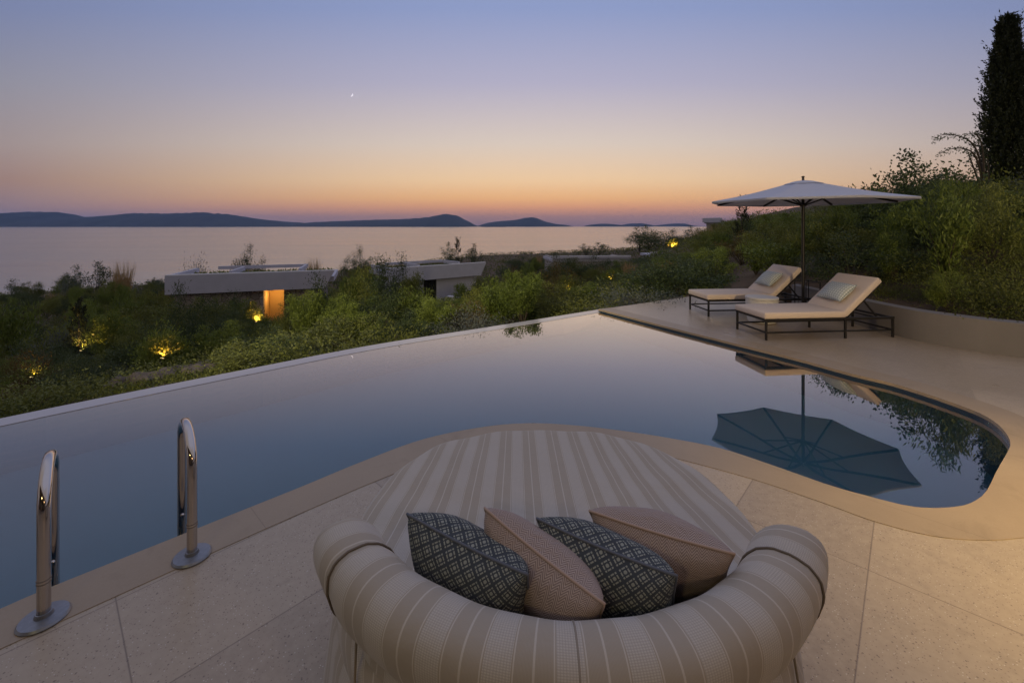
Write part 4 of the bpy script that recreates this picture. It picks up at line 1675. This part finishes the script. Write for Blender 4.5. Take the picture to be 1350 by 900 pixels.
def grass_proto(seed, n, h, rad, material, width=0.012):
    r = np.random.default_rng(seed)
    a = r.uniform(0, 2 * math.pi, n)
    rr = rad * 0.35 * np.sqrt(r.random(n))
    base = np.stack([rr * np.cos(a), rr * np.sin(a), np.zeros(n)], 1)
    d = np.stack([np.cos(a) * 0.45 * r.random(n), np.sin(a) * 0.45 * r.random(n), np.ones(n)], 1)
    return leaf_mesh('foliage', base, d, h, width, material, None, 0.5, r)


def column_proto(seed, n, h, rad, leaf, width, material, lean=0.0, point=0.75, ragged=0.22):
    """columnar conifer: upward sprays over a spindle, ragged outline"""
    r = np.random.default_rng(seed)
    ns = n // 22
    f = r.random(ns) ** 0.85
    prof = np.clip(np.minimum(1.0, (1.0 - f) ** point * 1.55) * np.minimum(1, 0.55 + f * 3), 0.02, 1)
    az = r.uniform(0, 2 * math.pi, ns)
    rr = rad * prof * (0.25 + 0.75 * r.random(ns) ** 0.6) * (1 + ragged * r.standard_normal(ns) * 0.6)
    cx = np.stack([rr * np.cos(az) + lean * f * h, rr * np.sin(az), f * h * 0.97], 1)
    dirs0 = np.stack([np.cos(az) * 0.42, np.sin(az) * 0.42, np.ones(ns)], 1) + r.normal(0, 0.16, (ns, 3))
    pts, dd, tn = [], [], []
    for i in range(ns):
        m = 22
        s = r.random(m)
        ln = leaf * 3.8 * (0.7 + 0.6 * r.random())
        d0 = dirs0[i] / np.linalg.norm(dirs0[i])
        c = cx[i] + d0 * (s * ln)[:, None] + r.normal(0, leaf * 0.45, (m, 3)) * (1.1 - s)[:, None]
        if ragged > 0.4 and r.random() < 0.05:
            c = c + np.array([math.cos(az[i]), math.sin(az[i]), 0.35]) * rad * 0.16 + d0 * (s * ln)[:, None] * 0.8
        pts.append(c)
        dd.append(d0 + r.normal(0, 0.35, (m, 3)))
        tn.append(np.full(m, 0.5 + r.normal(0, 0.2)) + r.normal(0, 0.1, m))
    return leaf_mesh('crown', np.concatenate(pts), np.concatenate(dd), leaf, width, material, np.concatenate(tn), r=r)


PROTO = {
    'olive': [shrub_proto(11 + i, 20, 340, 0.62, 1.30, 0.046, 0.018, 1.05, M['leaf_olive'], 0.45, tone_jit=0.15, twig=0.14, tipf=0.5) for i in range(4)],
    'green': [shrub_proto(31 + i, 16, 380, 0.50, 1.55, 0.052, 0.018, 0.80, M['leaf_green'], 0.7, tone_jit=0.15, twig=0.135, tipf=0.6) for i in range(4)],
    'dark': [shrub_proto(51 + i, 24, 280, 0.70, 1.15, 0.042, 0.019, 1.2, M['leaf_dark'], 0.3, tone_jit=0.15, twig=0.15, tipf=0.5) for i in range(3)],
    'silver': [shrub_proto(71 + i, 40, 80, 0.62, 0.62, 0.055, 0.012, 1.45, M['leaf_silver'], 0.5) for i in range(2)],
    'upright': [shrub_proto(91 + i, 24, 110, 0.42, 1.75, 0.095, 0.019, 0.75, M['leaf_green'], 0.9, twig=0.17) for i in range(2)],
    'sparse': [shrub_proto(111 + i, 18, 95, 0.70, 1.75, 0.070, 0.034, 0.95, M['leaf_dark'], 0.3, twig=0.13, tipf=0.6) for i in range(2)],
    'rust': [shrub_proto(131 + i, 16, 160, 0.58, 1.10, 0.055, 0.020, 1.1, M['leaf_rust'], 0.4, twig=0.15, tipf=0.6) for i in range(2)],
    'low': [shrub_proto(151 + i, 46, 60, 0.75, 0.42, 0.046, 0.020, 1.5, M['leaf_olive'], 0.4) for i in range(2)],
}
PROTO['lit'] = [shrub_proto(191 + i, 44, 110, 0.42, 0.95, 0.070, 0.030, 1.1, M['leaf_green'], 0.4, twig=0.3) for i in range(2)]
PROTO['dry'] = [(grass_proto(171 + i, 420, 0.75, 0.55, M['leaf_dry']), None) for i in range(2)]
KIND = {'olive': ('leafy_shrub', 'olive green leafy shrub', 'shrub'), 'green': ('leafy_shrub', 'fresh green bushy shrub', 'shrub'), 'dark': ('dense_shrub', 'dark dense rounded shrub', 'shrub'),
        'silver': ('silver_shrub', 'low silver grey rounded shrub', 'shrub'), 'upright': ('upright_shrub', 'tall upright narrow leaved shrub', 'shrub'), 'sparse': ('thin_shrub', 'thin twiggy dark shrub', 'shrub'),
        'rust': ('rusty_shrub', 'brownish green shrub', 'shrub'), 'low': ('spreading_shrub', 'low spreading green shrub', 'shrub'), 'lit': ('leafy_shrub', 'lamp lit shrub', 'shrub'), 'dry': ('grass_tuft', 'golden dry grass tuft', 'grass')}
placed = []


def plant(kind, x, y, s, sz=None, zone='', z=None, label=None, var=None, stems=True, rot=None):
    pr = PROTO[kind]
    me, sm = pr[random.randrange(len(pr)) if var is None else var]
    nm, desc, cat = KIND[kind]
    o = bpy.data.objects.new(nm, me)
    COL.objects.link(o)
    o.location = (x, y, (ground(x, y) if z is None else z) - 0.03)
    o.rotation_euler = (random.uniform(-0.06, 0.06), random.uniform(-0.06, 0.06), random.uniform(0, 6.28) if rot is None else rot)
    o.scale = (s, s, s if sz is None else sz)
    lab = label or (desc + ' ' + zone)
    tag(o, lab, cat, None if label else (desc + 's ' + zone))
    if sm and stems:
        c = bpy.data.objects.new('stem', sm)
        COL.objects.link(c)
        c.parent = o
    placed.append(o)
    return o


def zone_of(x, y, px, py):
    if y < 8 and px > 1100: return 'on the bank above the low grey wall'
    if px > 905 and y < 34: return 'on the hillside behind the parasol'
    if px > 905: return 'on the hill crest left of the parasol'
    if y > 62: return 'in the scrub along the shore'
    if y > 27: return 'between the far villas and the shore'
    if px < 215: return 'on the slope at the left below the infinity edge'
    if px < 450: return 'below the villa with the glowing doorway'
    if px < 680: return 'below the villa with dark glass doors'
    return 'between the pool tip and the far villas'


# how high the plants may stand at each picture column: keeps the houses and the sea open, as they are
TOPX = [-200, 0, 60, 120, 180, 214, 222, 250, 330, 338, 376, 384, 420, 440, 470, 500, 540, 552, 584, 600, 640, 660, 700, 760, 800, 840, 860, 900, 920, 950, 1000, 1060, 1140, 1180, 1230, 1290, 1350, 1500]
TOPY = [372, 366, 364, 366, 358, 356, 388, 392, 394, 412, 412, 396, 380, 366, 350, 344, 366, 388, 390, 392, 372, 342, 337, 342, 348, 340, 338, 334, 306, 288, 284, 278, 254, 244, 238, 232, 225, 200]


def top_limit(px):
    return float(np.interp(px, TOPX, TOPY))


GLOWS = [(105, 30, 468, 12.2), (212, 34, 486, 9.6), (40, 24, 503, 8.6), (337, 22, 430, 18.5), (750, 22, 392, 22.0), (805, 26, 378, 34.0), (888, 14, 332, 66.0)]


def keep_open(px, hw, Y):
    """plants standing in front of a garden lamp stay below it"""
    l = 0
    for gx_, w, y_, Yg in GLOWS:
        if Y < Yg - 0.2 and abs(px - gx_) < w + hw * 0.8: l = max(l, y_)
    return l


HOUSES = [(o.location.x, o.location.y, o.location.z) for o in (h1, h2, h3, h4, h5)]
FOOT = []
for o, wd, bk in ((h1, 9.0, 5.2), (h2, 8.6, 5.0), (h3, 10.0, 6.5), (h4, 6.3, 5.5), (h5, 4.0, 4.6)):
    m = Matrix.Translation(o.location) @ Matrix.Rotation(o.rotation_euler.z, 4, 'Z')
    FOOT.append([(m @ Vector(p)).to_2d() for p in ((-0.5, -0.5, 0), (wd, -0.5, 0), (wd, bk, 0), (-0.5, bk, 0))])


def in_house(x, y):
    return any(bool(in_poly(np.array([x]), np.array([y]), [(p.x, p.y) for p in f])[0]) for f in FOOT)


def edge_clear(x, y, m):
    """distance to the platform outline"""
    d = np.min(np.hypot(PLAT[:, 0] - x, PLAT[:, 1] - y))
    return d > m and not bool(in_poly(np.array([x]), np.array([y]), platform)[0])


HEIGHT = {'olive': 1.25, 'green': 1.45, 'dark': 1.05, 'silver': 0.65, 'upright': 1.8, 'sparse': 1.8, 'rust': 1.15, 'low': 0.45, 'dry': 0.75, 'lit': 0.95}


def scatter(y0, y1, step, pxr, kinds, smin, smax, margin=0.7, jitter=0.42, limit=300, lift=0):
    r = random.Random(int(y0 * 10 + pxr[0]))
    n = 0
    y = y0
    while y < y1:
        xa, xb = (pxr[0] - 675) * y / F, (pxr[1] - 675) * y / F
        x = xa + r.uniform(0, step)
        while x < xb:
            X, Y = x + r.uniform(-1, 1) * step * jitter, y + r.uniform(-1, 1) * step * jitter
            x += step
            if in_house(X, Y) or not edge_clear(X, Y, margin): continue
            if Y < 14 and 120 < px_of((X, Y, 0))[0] < 345 and not edge_clear(X, Y, 1.75): continue
            k = r.choices([q[0] for q in kinds], [q[1] for q in kinds])[0]
            s = r.uniform(smin, smax)
            z = ground(X, Y)
            if z < SEA + 0.4: continue
            px, py = px_of((X, Y, z))
            lim = top_limit(px) + lift
            hw = 0.55 * s * F / Y
            lim = max(top_limit(px - hw * 0.6), top_limit(px), top_limit(px + hw * 0.6), keep_open(px, hw, Y)) + lift
            hmax = (EYE - (lim - 298) * Y / F) - z
            if Y < 10.5 and px < 545: hmax = min(hmax, -0.06 - z)
            if hmax < 0.18: continue
            sz = min(s * r.uniform(0.7, 1.3), hmax / HEIGHT[k] * (r.uniform(0.62, 1.06) if px > 905 else r.uniform(0.80, 1.0)))
            if sz < 0.35 * s:
                k = 'low' if k != 'dry' else 'dry'
                sz = min(s, hmax / HEIGHT[k])
                if sz < 0.3: continue
            plant(k, X, Y, s, sz, zone_of(X, Y, px, py), z)
            n += 1
            if n >= limit: return n
        y += step * 0.87
    return n


mixA = (('olive', 5), ('green', 5), ('upright', 2), ('dark', 2), ('rust', 1), ('low', 2), ('silver', 0.5))
mixB = (('olive', 4), ('green', 3), ('dark', 3), ('rust', 1.5), ('silver', 1.2), ('upright', 1), ('dry', 0.5))
mixC = (('olive', 3), ('dark', 3), ('silver', 2), ('dry', 1.2), ('rust', 1.5), ('sparse', 0.8))
mixL = (('low', 4), ('olive', 3), ('dark', 3), ('rust', 1), ('silver', 0.6))
counts = []
counts.append(scatter(6.6, 14.0, 1.55, (330, 930), mixA, 0.8, 1.6, 0.6))
counts.append(scatter(5.0, 14.0, 1.3, (-60, 330), mixL, 0.6, 1.15, 1.15))
counts.append(scatter(14.0, 24.0, 2.1, (-60, 960), mixA, 1.1, 1.8, 1.0))
counts.append(scatter(24.0, 60.0, 3.9, (-40, 960), mixB, 1.3, 2.1, 1.0))
counts.append(scatter(60.0, 112.0, 6.5, (-20, 960), mixC, 1.4, 2.3, 1.0))
# right hand bank and hill
mixR = (('dark', 5), ('olive', 3.5), ('green', 3), ('upright', 2.4), ('rust', 0.5), ('silver', 0.4), ('low', 0.8))
counts.append(scatter(7.6, 9.4, 1.15, (1080, 1420), mixR, 0.8, 1.3, 0.5))
counts.append(scatter(9.4, 12.5, 1.5, (1075, 1420), mixR, 0.9, 1.7, 0.5))
counts.append(scatter(10.2, 18.0, 2.0, (905, 1420), mixR, 1.0, 2.0, 0.6))
counts.append(scatter(18.0, 46.0, 3.2, (900, 1150), mixR, 1.5, 2.3, 0.6))
counts.append(scatter(5.0, 8.2, 0.72, (1120, 1420), (('low', 6), ('silver', 0.5), ('green', 0.7)), 0.45, 0.95, 0.26))
print('scatter', counts, len(placed))


# --- plants singled out in the photograph
def at_px(kind, px, Y, top, s, label, var=0, z=None):
    x = (px - 675) * Y / F
    z = ground(x, Y) if z is None else z
    h = EYE - (top - 298) * Y / F - z
    return plant(kind, x, Y, s, max(0.25, h / HEIGHT[kind]), '', z, label, var)


at_px('sparse', 126, 62, 343, 2.6, 'dark round bush standing against the sea at the left shore', 0)
at_px('sparse', 100, 60, 352, 1.9, 'small sparse bush just left of the dark round bush by the sea', 1)
at_px('dry', 160, 56, 353, 3.0, 'golden dry grass clump left of the glowing doorway villa roof', 0)
at_px('dry', 415, 60, 346, 2.4, 'golden dry grass clump above the right end of the doorway villa', 1)
at_px('dark', 326, 58, 335, 2.8, 'dark pointed bush on the shore above the doorway villa roof', 0)
at_px('dark', 471, 70, 331, 3.0, 'dark bush against the sea between the two nearest villas', 1)
at_px('silver', 95, 55, 366, 2.2, 'pale silver mound below the dark round bush by the sea', 0)
at_px('silver', 255, 46, 349, 2.8, 'wide silver grey mound behind the left end of the doorway villa', 1)
at_px('sparse', 592, 72, 322, 2.4, 'twiggy young tree left of the thin sapling by the sea', 1)
at_px('sparse', 627, 74, 320, 2.2, 'twiggy reddish young tree right of the thin sapling by the sea', 0)
at_px('sparse', 790, 84, 319, 3.0, 'row end twiggy tree on the shore above the rosy villa', 0)
at_px('sparse', 772, 86, 322, 2.6, 'twiggy tree on the shore left of the row end above the rosy villa', 1)
at_px('dark', 856, 76, 303, 5.2, 'broad dark tree by the sea left of the bright garden lamp', 0)
at_px('dark', 884, 78, 305, 4.6, 'broad dark tree by the sea right behind the bright garden lamp', 1)
at_px('sparse', 843, 77, 300, 2.6, 'thin twiggy tree left of the two broad dark trees', 1)
at_px('sparse', 915, 70, 297, 2.4, 'thin twiggy tree where the hill meets the sea', 0)
at_px('sparse', 1164, 10.5, 226, 1.2, 'small dark twiggy shrub against the sky at the right tip of the parasol', 0)
at_px('sparse', 1205, 10.8, 205, 1.5, 'larger dark twiggy shrub against the sky between parasol and cypress', 1)
at_px('sparse', 1230, 11.2, 212, 1.3, 'dark twiggy shrub against the sky nearest the arching branches', 0)
at_px('upright', 1268, 9.6, 222, 0.9, 'yellow green upright shrub top in front of the cypress foot', 1)
at_px('upright', 1110, 9.8, 262, 1.0, 'light green upright shrub behind the parasol rim on the hillside', 0)
at_px('dark', 527, 24, 350, 1.7, 'tall dark bush covering the left end of the villa with dark glass doors', 1)
at_px('dark', 508, 26, 352, 2.0, 'broad dark bush in front of the hidden left corner of the glass doored villa', 2)
at_px('olive', 545, 22, 360, 1.5, 'olive bush right before the left wall of the glass doored villa', 3)
at_px('dark', 236, 19.5, 390, 1.5, 'dark bush under the left end of the doorway villa fascia', 0)
at_px('olive', 270, 19.0, 397, 1.6, 'olive bush hiding the stone wall left of the glowing doorway', 1)
at_px('dark', 304, 19.5, 396, 1.4, 'dark bush hiding the stone wall right beside the glowing doorway', 1)
at_px('green', 612, 25, 374, 1.5, 'green bush in front of the wall right of the dark glass doors', 0)
at_px('olive', 640, 27, 362, 1.7, 'olive bush at the raked right end of the glass doored villa', 2)
at_px('upright', 945, 16, 318, 1.0, 'bright green upright sapling left of the farther sun lounger', 1)


for i, (px, Y, top, k, s_, lab) in enumerate((
    (152, 12.6, 412, 'green', 1.3, 'bright green bush standing above its neighbours on the left slope'),
    (182, 11.0, 432, 'olive', 1.1, 'olive bush just right of the bright one on the left slope'),
    (262, 12.0, 408, 'dark', 1.2, 'dark bush below the left half of the doorway villa'),
    (290, 10.6, 425, 'green', 1.1, 'green bush with upright sprays left of the glowing shrub'),
    (322, 12.0, 418, 'olive', 0.9, 'olive bush right beside the lamp below the glowing doorway'),
    (394, 12.8, 394, 'olive', 1.1, 'olive bush hiding the foot of the door beside the orange glow'),
    (402, 11.6, 384, 'green', 1.2, 'tall green bush below the right end of the doorway villa'),
    (428, 13.5, 376, 'dark', 1.3, 'dark bush under the raked right end of the doorway villa'),
    (452, 10.4, 392, 'green', 1.1, 'yellow green bush near the pool edge left of the two villas gap'),
    (478, 14.0, 362, 'olive', 1.4, 'tall olive bush in the gap between the two nearest villas'),
    (500, 11.0, 380, 'dark', 1.2, 'blue green bush near the pool edge below the gap between villas'),
    (546, 11.4, 366, 'upright', 1.2, 'tall pale green bush left of the dark glass doors'),
    (572, 9.8, 392, 'green', 1.0, 'bushy green shrub at the pool edge under the dark glass doors'),
    (628, 11.8, 384, 'olive', 1.0, 'olive bush over the pale stair walls'),
    (652, 12.6, 362, 'upright', 1.3, 'tall feathery bush covering the right end of the glass doored villa'),
    (672, 10.6, 372, 'green', 1.2, 'fresh green bush at the pool edge right of the stair walls'),
    (700, 11.8, 370, 'upright', 1.1, 'feathery bush above the first reflections in the pool'),
    (726, 10.8, 376, 'olive', 1.1, 'olive bush above the darkest reflection in the pool'),
    (772, 11.6, 372, 'green', 1.1, 'green bush just left of the pool tip'),
    (798, 12.4, 372, 'dark', 1.2, 'dark bush right behind the pool tip'),
    (828, 13.0, 360, 'upright', 1.2, 'tall feathery bush right of the pool tip'),
    (858, 12.0, 366, 'green', 1.2, 'green bush behind the terrace corner'),
    (888, 13.0, 352, 'olive', 1.3, 'olive bush left of the farther sun lounger'),
    (920, 12.6, 344, 'dark', 1.4, 'dark bush behind the foot of the farther sun lounger'),
    (738, 43, 340, 'dark', 2.6, 'dark bush covering the left end of the rosy villa'),
    (756, 44, 343, 'olive', 2.6, 'olive bush in front of the rosy villa wall'),
    (790, 43, 342, 'dark', 2.8, 'round dark bush before the middle of the rosy villa'),
    (822, 44, 343, 'green', 2.6, 'green bush before the right end of the rosy villa'),
    (848, 46, 340, 'dark', 2.2, 'dark bush between the rosy villa and the white roof strip'),
    (1085, 10.2, 296, 'green', 1.3, 'green bush on the hillside right behind the parasol pole'),
    (1130, 9.4, 292, 'olive', 1.2, 'olive bush under the right half of the parasol'),
    (1175, 9.2, 278, 'upright', 1.2, 'tall upright bush beyond the right tip of the parasol'),
    (1215, 9.8, 262, 'green', 1.3, 'broad green bush on the crest below the twiggy shrubs'),
    (1250, 9.0, 262, 'dark', 1.4, 'dark bush below the arching branches'),
    (1300, 9.2, 250, 'olive', 1.4, 'olive bush at the foot of the cypress'),
    (1340, 8.8, 262, 'green', 1.3, 'green bush at the right picture edge below the cypress'))):
    at_px(k, px, Y, top, s_, lab, i % 2)


def column_tree(label, px, Y, top, rad, n, leaf, zbase=None, lean=0.0, seed=5, name='cypress_tree', ragged=0.22, point=0.75, mat_='leaf_cypress'):
    x = (px - 675) * Y / F
    z = ground(x, Y) if zbase is None else zbase
    h = EYE - (top - 298) * Y / F - z
    t = thing(name, label, 'tree', (x, Y, z))
    me = column_proto(seed, n, h, rad, leaf, leaf * 0.40, M[mat_], lean, point, ragged)
    o = bpy.data.objects.new('crown', me)
    COL.objects.link(o)
    o.parent = t
    bm = bmesh.new()
    add_tube(bm, [(0, 0, -0.2), (lean * h * 0.4, 0, h * 0.4), (lean * h * 0.85, 0, h * 0.85)], [rad * 0.16, rad * 0.10, rad * 0.03], 8)
    obj('trunk', bm, M['bark'], t, True)
    return t


column_tree('tall dark cypress rising against the sky at the right picture edge', 1328, 13.0, 26, 0.44, 70000, 0.075, None, 0.0, 5, ragged=0.55)
column_tree('narrow dark cypress sapling behind the left rim of the parasol', 978, 20.0, 262, 0.28, 2600, 0.075, None, 0, 8, 'cypress_sapling')
column_tree('thin dark cypress sapling standing alone against the sea', 604, 66.0, 316, 0.42, 1500, 0.16, None, 0, 9, 'cypress_sapling')
column_tree('young cypress lit golden at its foot on the left slope', 104, 12.5, 396, 0.20, 2400, 0.06, None, 0, 10, 'cypress_sapling')


# tree with arching branches beside the cypress
def arching_tree():
    Y = 11.6
    x0 = (1296 - 675) * Y / F
    z0 = ground(x0, Y)
    t = thing('arching_tree', 'small tree with thin arching branches reaching left from the cypress', 'tree', (x0, Y, z0))
    o0 = Vector((x0, Y, z0))
    paths = [[(1298, 300), (1296, 240), (1290, 205), (1278, 186), (1258, 178), (1242, 178), (1232, 183)],
             [(1297, 300), (1294, 235), (1285, 205), (1270, 196), (1252, 197), (1238, 203)],
             [(1297, 300), (1297, 225), (1294, 190), (1284, 176), (1270, 180)],
             [(1297, 300), (1290, 240), (1280, 212), (1276, 200)],
             [(1299, 300), (1303, 240), (1302, 205)]]
    bm = bmesh.new()
    pts, dirs = [], []
    r = np.random.default_rng(44)
    for k, p in enumerate(paths):
        w = [PD(a, b_, Y + 0.25 * math.sin(k * 2 + i * 0.7) * (i / 6)) - o0 for i, (a, b_) in enumerate(p)]
        if k == 0 or True: w[0] = Vector((0, 0, 0))
        c = smooth_curve(w, 6)
        n = len(c)
        add_tube(bm, c, [0.028 * (1 - i / n) + 0.004 for i in range(n)], 6)
        for i in range(int(n * 0.45), n):
            for q in range(9):
                f = r.random(3) - 0.5
                pp = np.array(c[i]) + f * np.array([0.13, 0.13, 0.17]) + np.array([0, 0, -0.03])
                pts.append(pp)
                dirs.append(r.normal(0, 1, 3) + np.array([-0.4, 0, -0.2]))
    obj('trunk', bm, M['bark'], t, True)
    me = leaf_mesh('crown', np.array(pts), np.array(dirs), 0.055, 0.024, M['leaf_dark'], r=r)
    o = bpy.data.objects.new('crown', me)
    COL.objects.link(o)
    o.parent = t


arching_tree()


# ground cover: uncountable low leaves over the slopes (stuff)
def ground_cover(name, n, y0, y1, pxr, leaf, width, material, seed, margin, dens_pow=1.0, thr=0.0):
    r = np.random.default_rng(seed)
    ys = np.exp(r.uniform(math.log(y0), math.log(y1), n * 2))
    xs = (r.uniform(pxr[0], pxr[1], n * 2) - 675) * ys / F
    ok = ~in_poly(xs, ys, platform)
    # distance to the outline
    for q in PLAT[::2]:
        ok &= np.hypot(xs - q[0], ys - q[1]) > margin
    pat = np.sin(xs * 0.9 + 1.7 * np.sin(ys * 0.43)) + np.sin(ys * 1.1 + 1.3 * np.sin(xs * 0.61)) + 0.8 * r.standard_normal(len(xs))
    ok &= pat > thr
    for f in FOOT[:4]:
        ok &= ~in_poly(xs, ys, [(p.x, p.y) for p in f])
    xs, ys = xs[ok][:n], ys[ok][:n]
    zs = hgt(xs, ys)
    good = zs > SEA + 0.3
    xs, ys, zs = xs[good], ys[good], zs[good]
    m = len(xs)
    k = 5
    sc = np.clip(ys / 12, 0.7, 5)
    base = np.repeat(np.stack([xs, ys, zs], 1), k, 0) + r.normal(0, 1, (m * k, 3)) * np.repeat(sc, k)[:, None] * np.array([0.06, 0.06, 0.0])
    base[:, 2] += r.random(m * k) * 0.12 * np.repeat(sc, k)
    d = r.normal(0, 0.6, (m * k, 3)) + np.array([0, 0, 0.8])
    me = leaf_mesh(name, base, d, 1.0 * leaf * np.repeat(sc, k), width * np.repeat(sc, k), material, r=r)
    o = bpy.data.objects.new(name, me)
    COL.objects.link(o)
    o['kind'] = 'stuff'
    return o


ground_cover('ground_cover', 20000, 4.6, 120, (-60, 960), 0.06, 0.024, M['leaf_olive'], 201, 1.2, 1, -0.8)
ground_cover('ground_cover', 9000, 4.6, 120, (-60, 960), 0.055, 0.022, M['leaf_dark'], 202, 1.5, 1, -0.5)
ground_cover('ground_cover', 5000, 5.0, 60, (900, 1420), 0.055, 0.022, M['leaf_olive'], 203, 0.10, 1, 0.55)

# roof planting on the two nearest villas
for hs, wd, bk in ((h1, 8.0, 4.0), (h2, 7.6, 3.8)):
    r = np.random.default_rng(int(wd * 10))
    n = 1500
    base = np.stack([r.uniform(0.3, wd, n), r.uniform(0.5, bk, n), np.full(n, -0.36) + r.random(n) * 0.10], 1)
    me = leaf_mesh('roof_planting', base, r.normal(0, 0.6, (n, 3)) + np.array([0, 0, 0.9]), 0.20, 0.07, M['leaf_olive'], r=r)
    o = bpy.data.objects.new('roof_planting', me)
    COL.objects.link(o)
    o.parent = hs
    o['kind'] = 'stuff'

# rocks along the foot of the overflow wall
r = random.Random(5)
for i in range(22):
    px = 150 + i * 7.2 + r.uniform(-3, 3)
    ey = float(np.interp(px, [0, 340], [552, 484]))
    p = hit(px, ey - r.uniform(5, 15), 4.0)
    if p is None: continue
    bm = bmesh.new()
    bmesh.ops.create_icosphere(bm, subdivisions=3, radius=0.5)
    s = Vector((r.uniform(0.16, 0.34), r.uniform(0.14, 0.28), r.uniform(0.12, 0.22)))
    ph = [r.uniform(0, 6) for _ in range(6)]
    for v in bm.verts:
        c = v.co * 2
        k = 1 + 0.24 * math.sin(c.x * 3 + ph[0]) * math.sin(c.y * 3.4 + ph[1]) + 0.12 * math.sin(c.z * 4 + ph[2] + c.x * 2)
        v.co = Vector((c.x * s.x, c.y * s.y, c.z * s.z)) * k * 0.7
    o = obj('rock', bm, M['rock'])
    o.location = p + Vector((0, 0, 0.04))
    o.rotation_euler = (r.uniform(-.3, .3), r.uniform(-.3, .3), r.uniform(0, 6))
    tag(o, 'rough grey brown rock in the strip of stones outside the pool overflow wall', 'rock', 'rocks outside the overflow wall')


# ------------------------------------------------------------------ garden spotlights
def garden_light(px, py, Y, energy, color, label, up=(0, 0.45, 1)):
    x = (px - 675) * Y / F
    g = ground(x, Y)
    z = max(g, EYE - (py - 298) * Y / F - 0.15)
    t = thing('garden_spotlight', label, 'garden light', (x, Y, g), 0, 'garden spotlights in the shrubs')
    bm = bmesh.new()
    add_tube(bm, [(0, 0, -0.05), (0, 0, z - g + 0.05)], 0.012, 8)
    obj('stake', bm, M['black'], t)
    u = Vector(up).normalized()
    b0 = Vector((0, 0, z - g + 0.06))
    bm = bmesh.new()
    add_tube(bm, [b0 - u * 0.03, b0 + u * 0.08], [0.03, 0.04], 14)
    hd = obj('lamp_head', bm, M['black'], t)
    bm = bmesh.new()
    add_tube(bm, [b0 + u * 0.081, b0 + u * 0.090], 0.035, 14)
    obj('lens', bm, M['lens'], hd)
    lp = Vector((x, Y, g)) + b0 + u * 0.14
    lamp('garden_lamp', 'SPOT', lp, energy, color, lp + u, 0.04, 160, 0.6)
    return t


Yel = (1.0, 0.60, 0.13)
Org = (1.0, 0.47, 0.12)
garden_light(105, 462, 12.2, 36, Yel, 'garden spotlight lighting the foot of the young cypress yellow')
garden_light(212, 472, 9.6, 22, Org, 'garden spotlight in the shrub with scattered glowing leaves left of the doorway villa')
garden_light(40, 497, 8.6, 3.5, Org, 'faint garden spotlight in the low plants at the far left')
garden_light(337, 424, 18.5, 90, Org, 'bright garden spotlight just below the glowing doorway')
garden_light(750, 384, 22.0, 28, Yel, 'dim garden spotlight among shrubs below the rosy villa')
garden_light(805, 368, 34.0, 70, Org, 'orange garden spotlight in the shrubs right of the rosy villa')
garden_light(888, 328, 66.0, 700, Org, 'bright distant garden lamp shining under the dark trees by the sea')
for px, Y, top, s in ((337, 18.9, 404, 1.1), (214, 9.85, 430, 0.9), (228, 10.2, 436, 0.8), (805, 34.4, 352, 1.6), (750, 22.3, 368, 0.9), (40, 8.8, 480, 0.7), (888, 66.7, 314, 1.6)):
    at_px('lit', px, Y, top, s, {337: 'shrub glowing yellow in front of the lit doorway', 214: 'shrub with scattered glowing leaves on the left slope', 228: 'shrub with a few lit leaves right of the scattered glowing one',
                                   805: 'orange lit shrub beside the rosy villa', 750: 'yellow lit shrub below the rosy villa', 40: 'faintly lit low shrub at the far left of the slope', 888: 'tree lit yellow by the distant garden lamp'}[px])
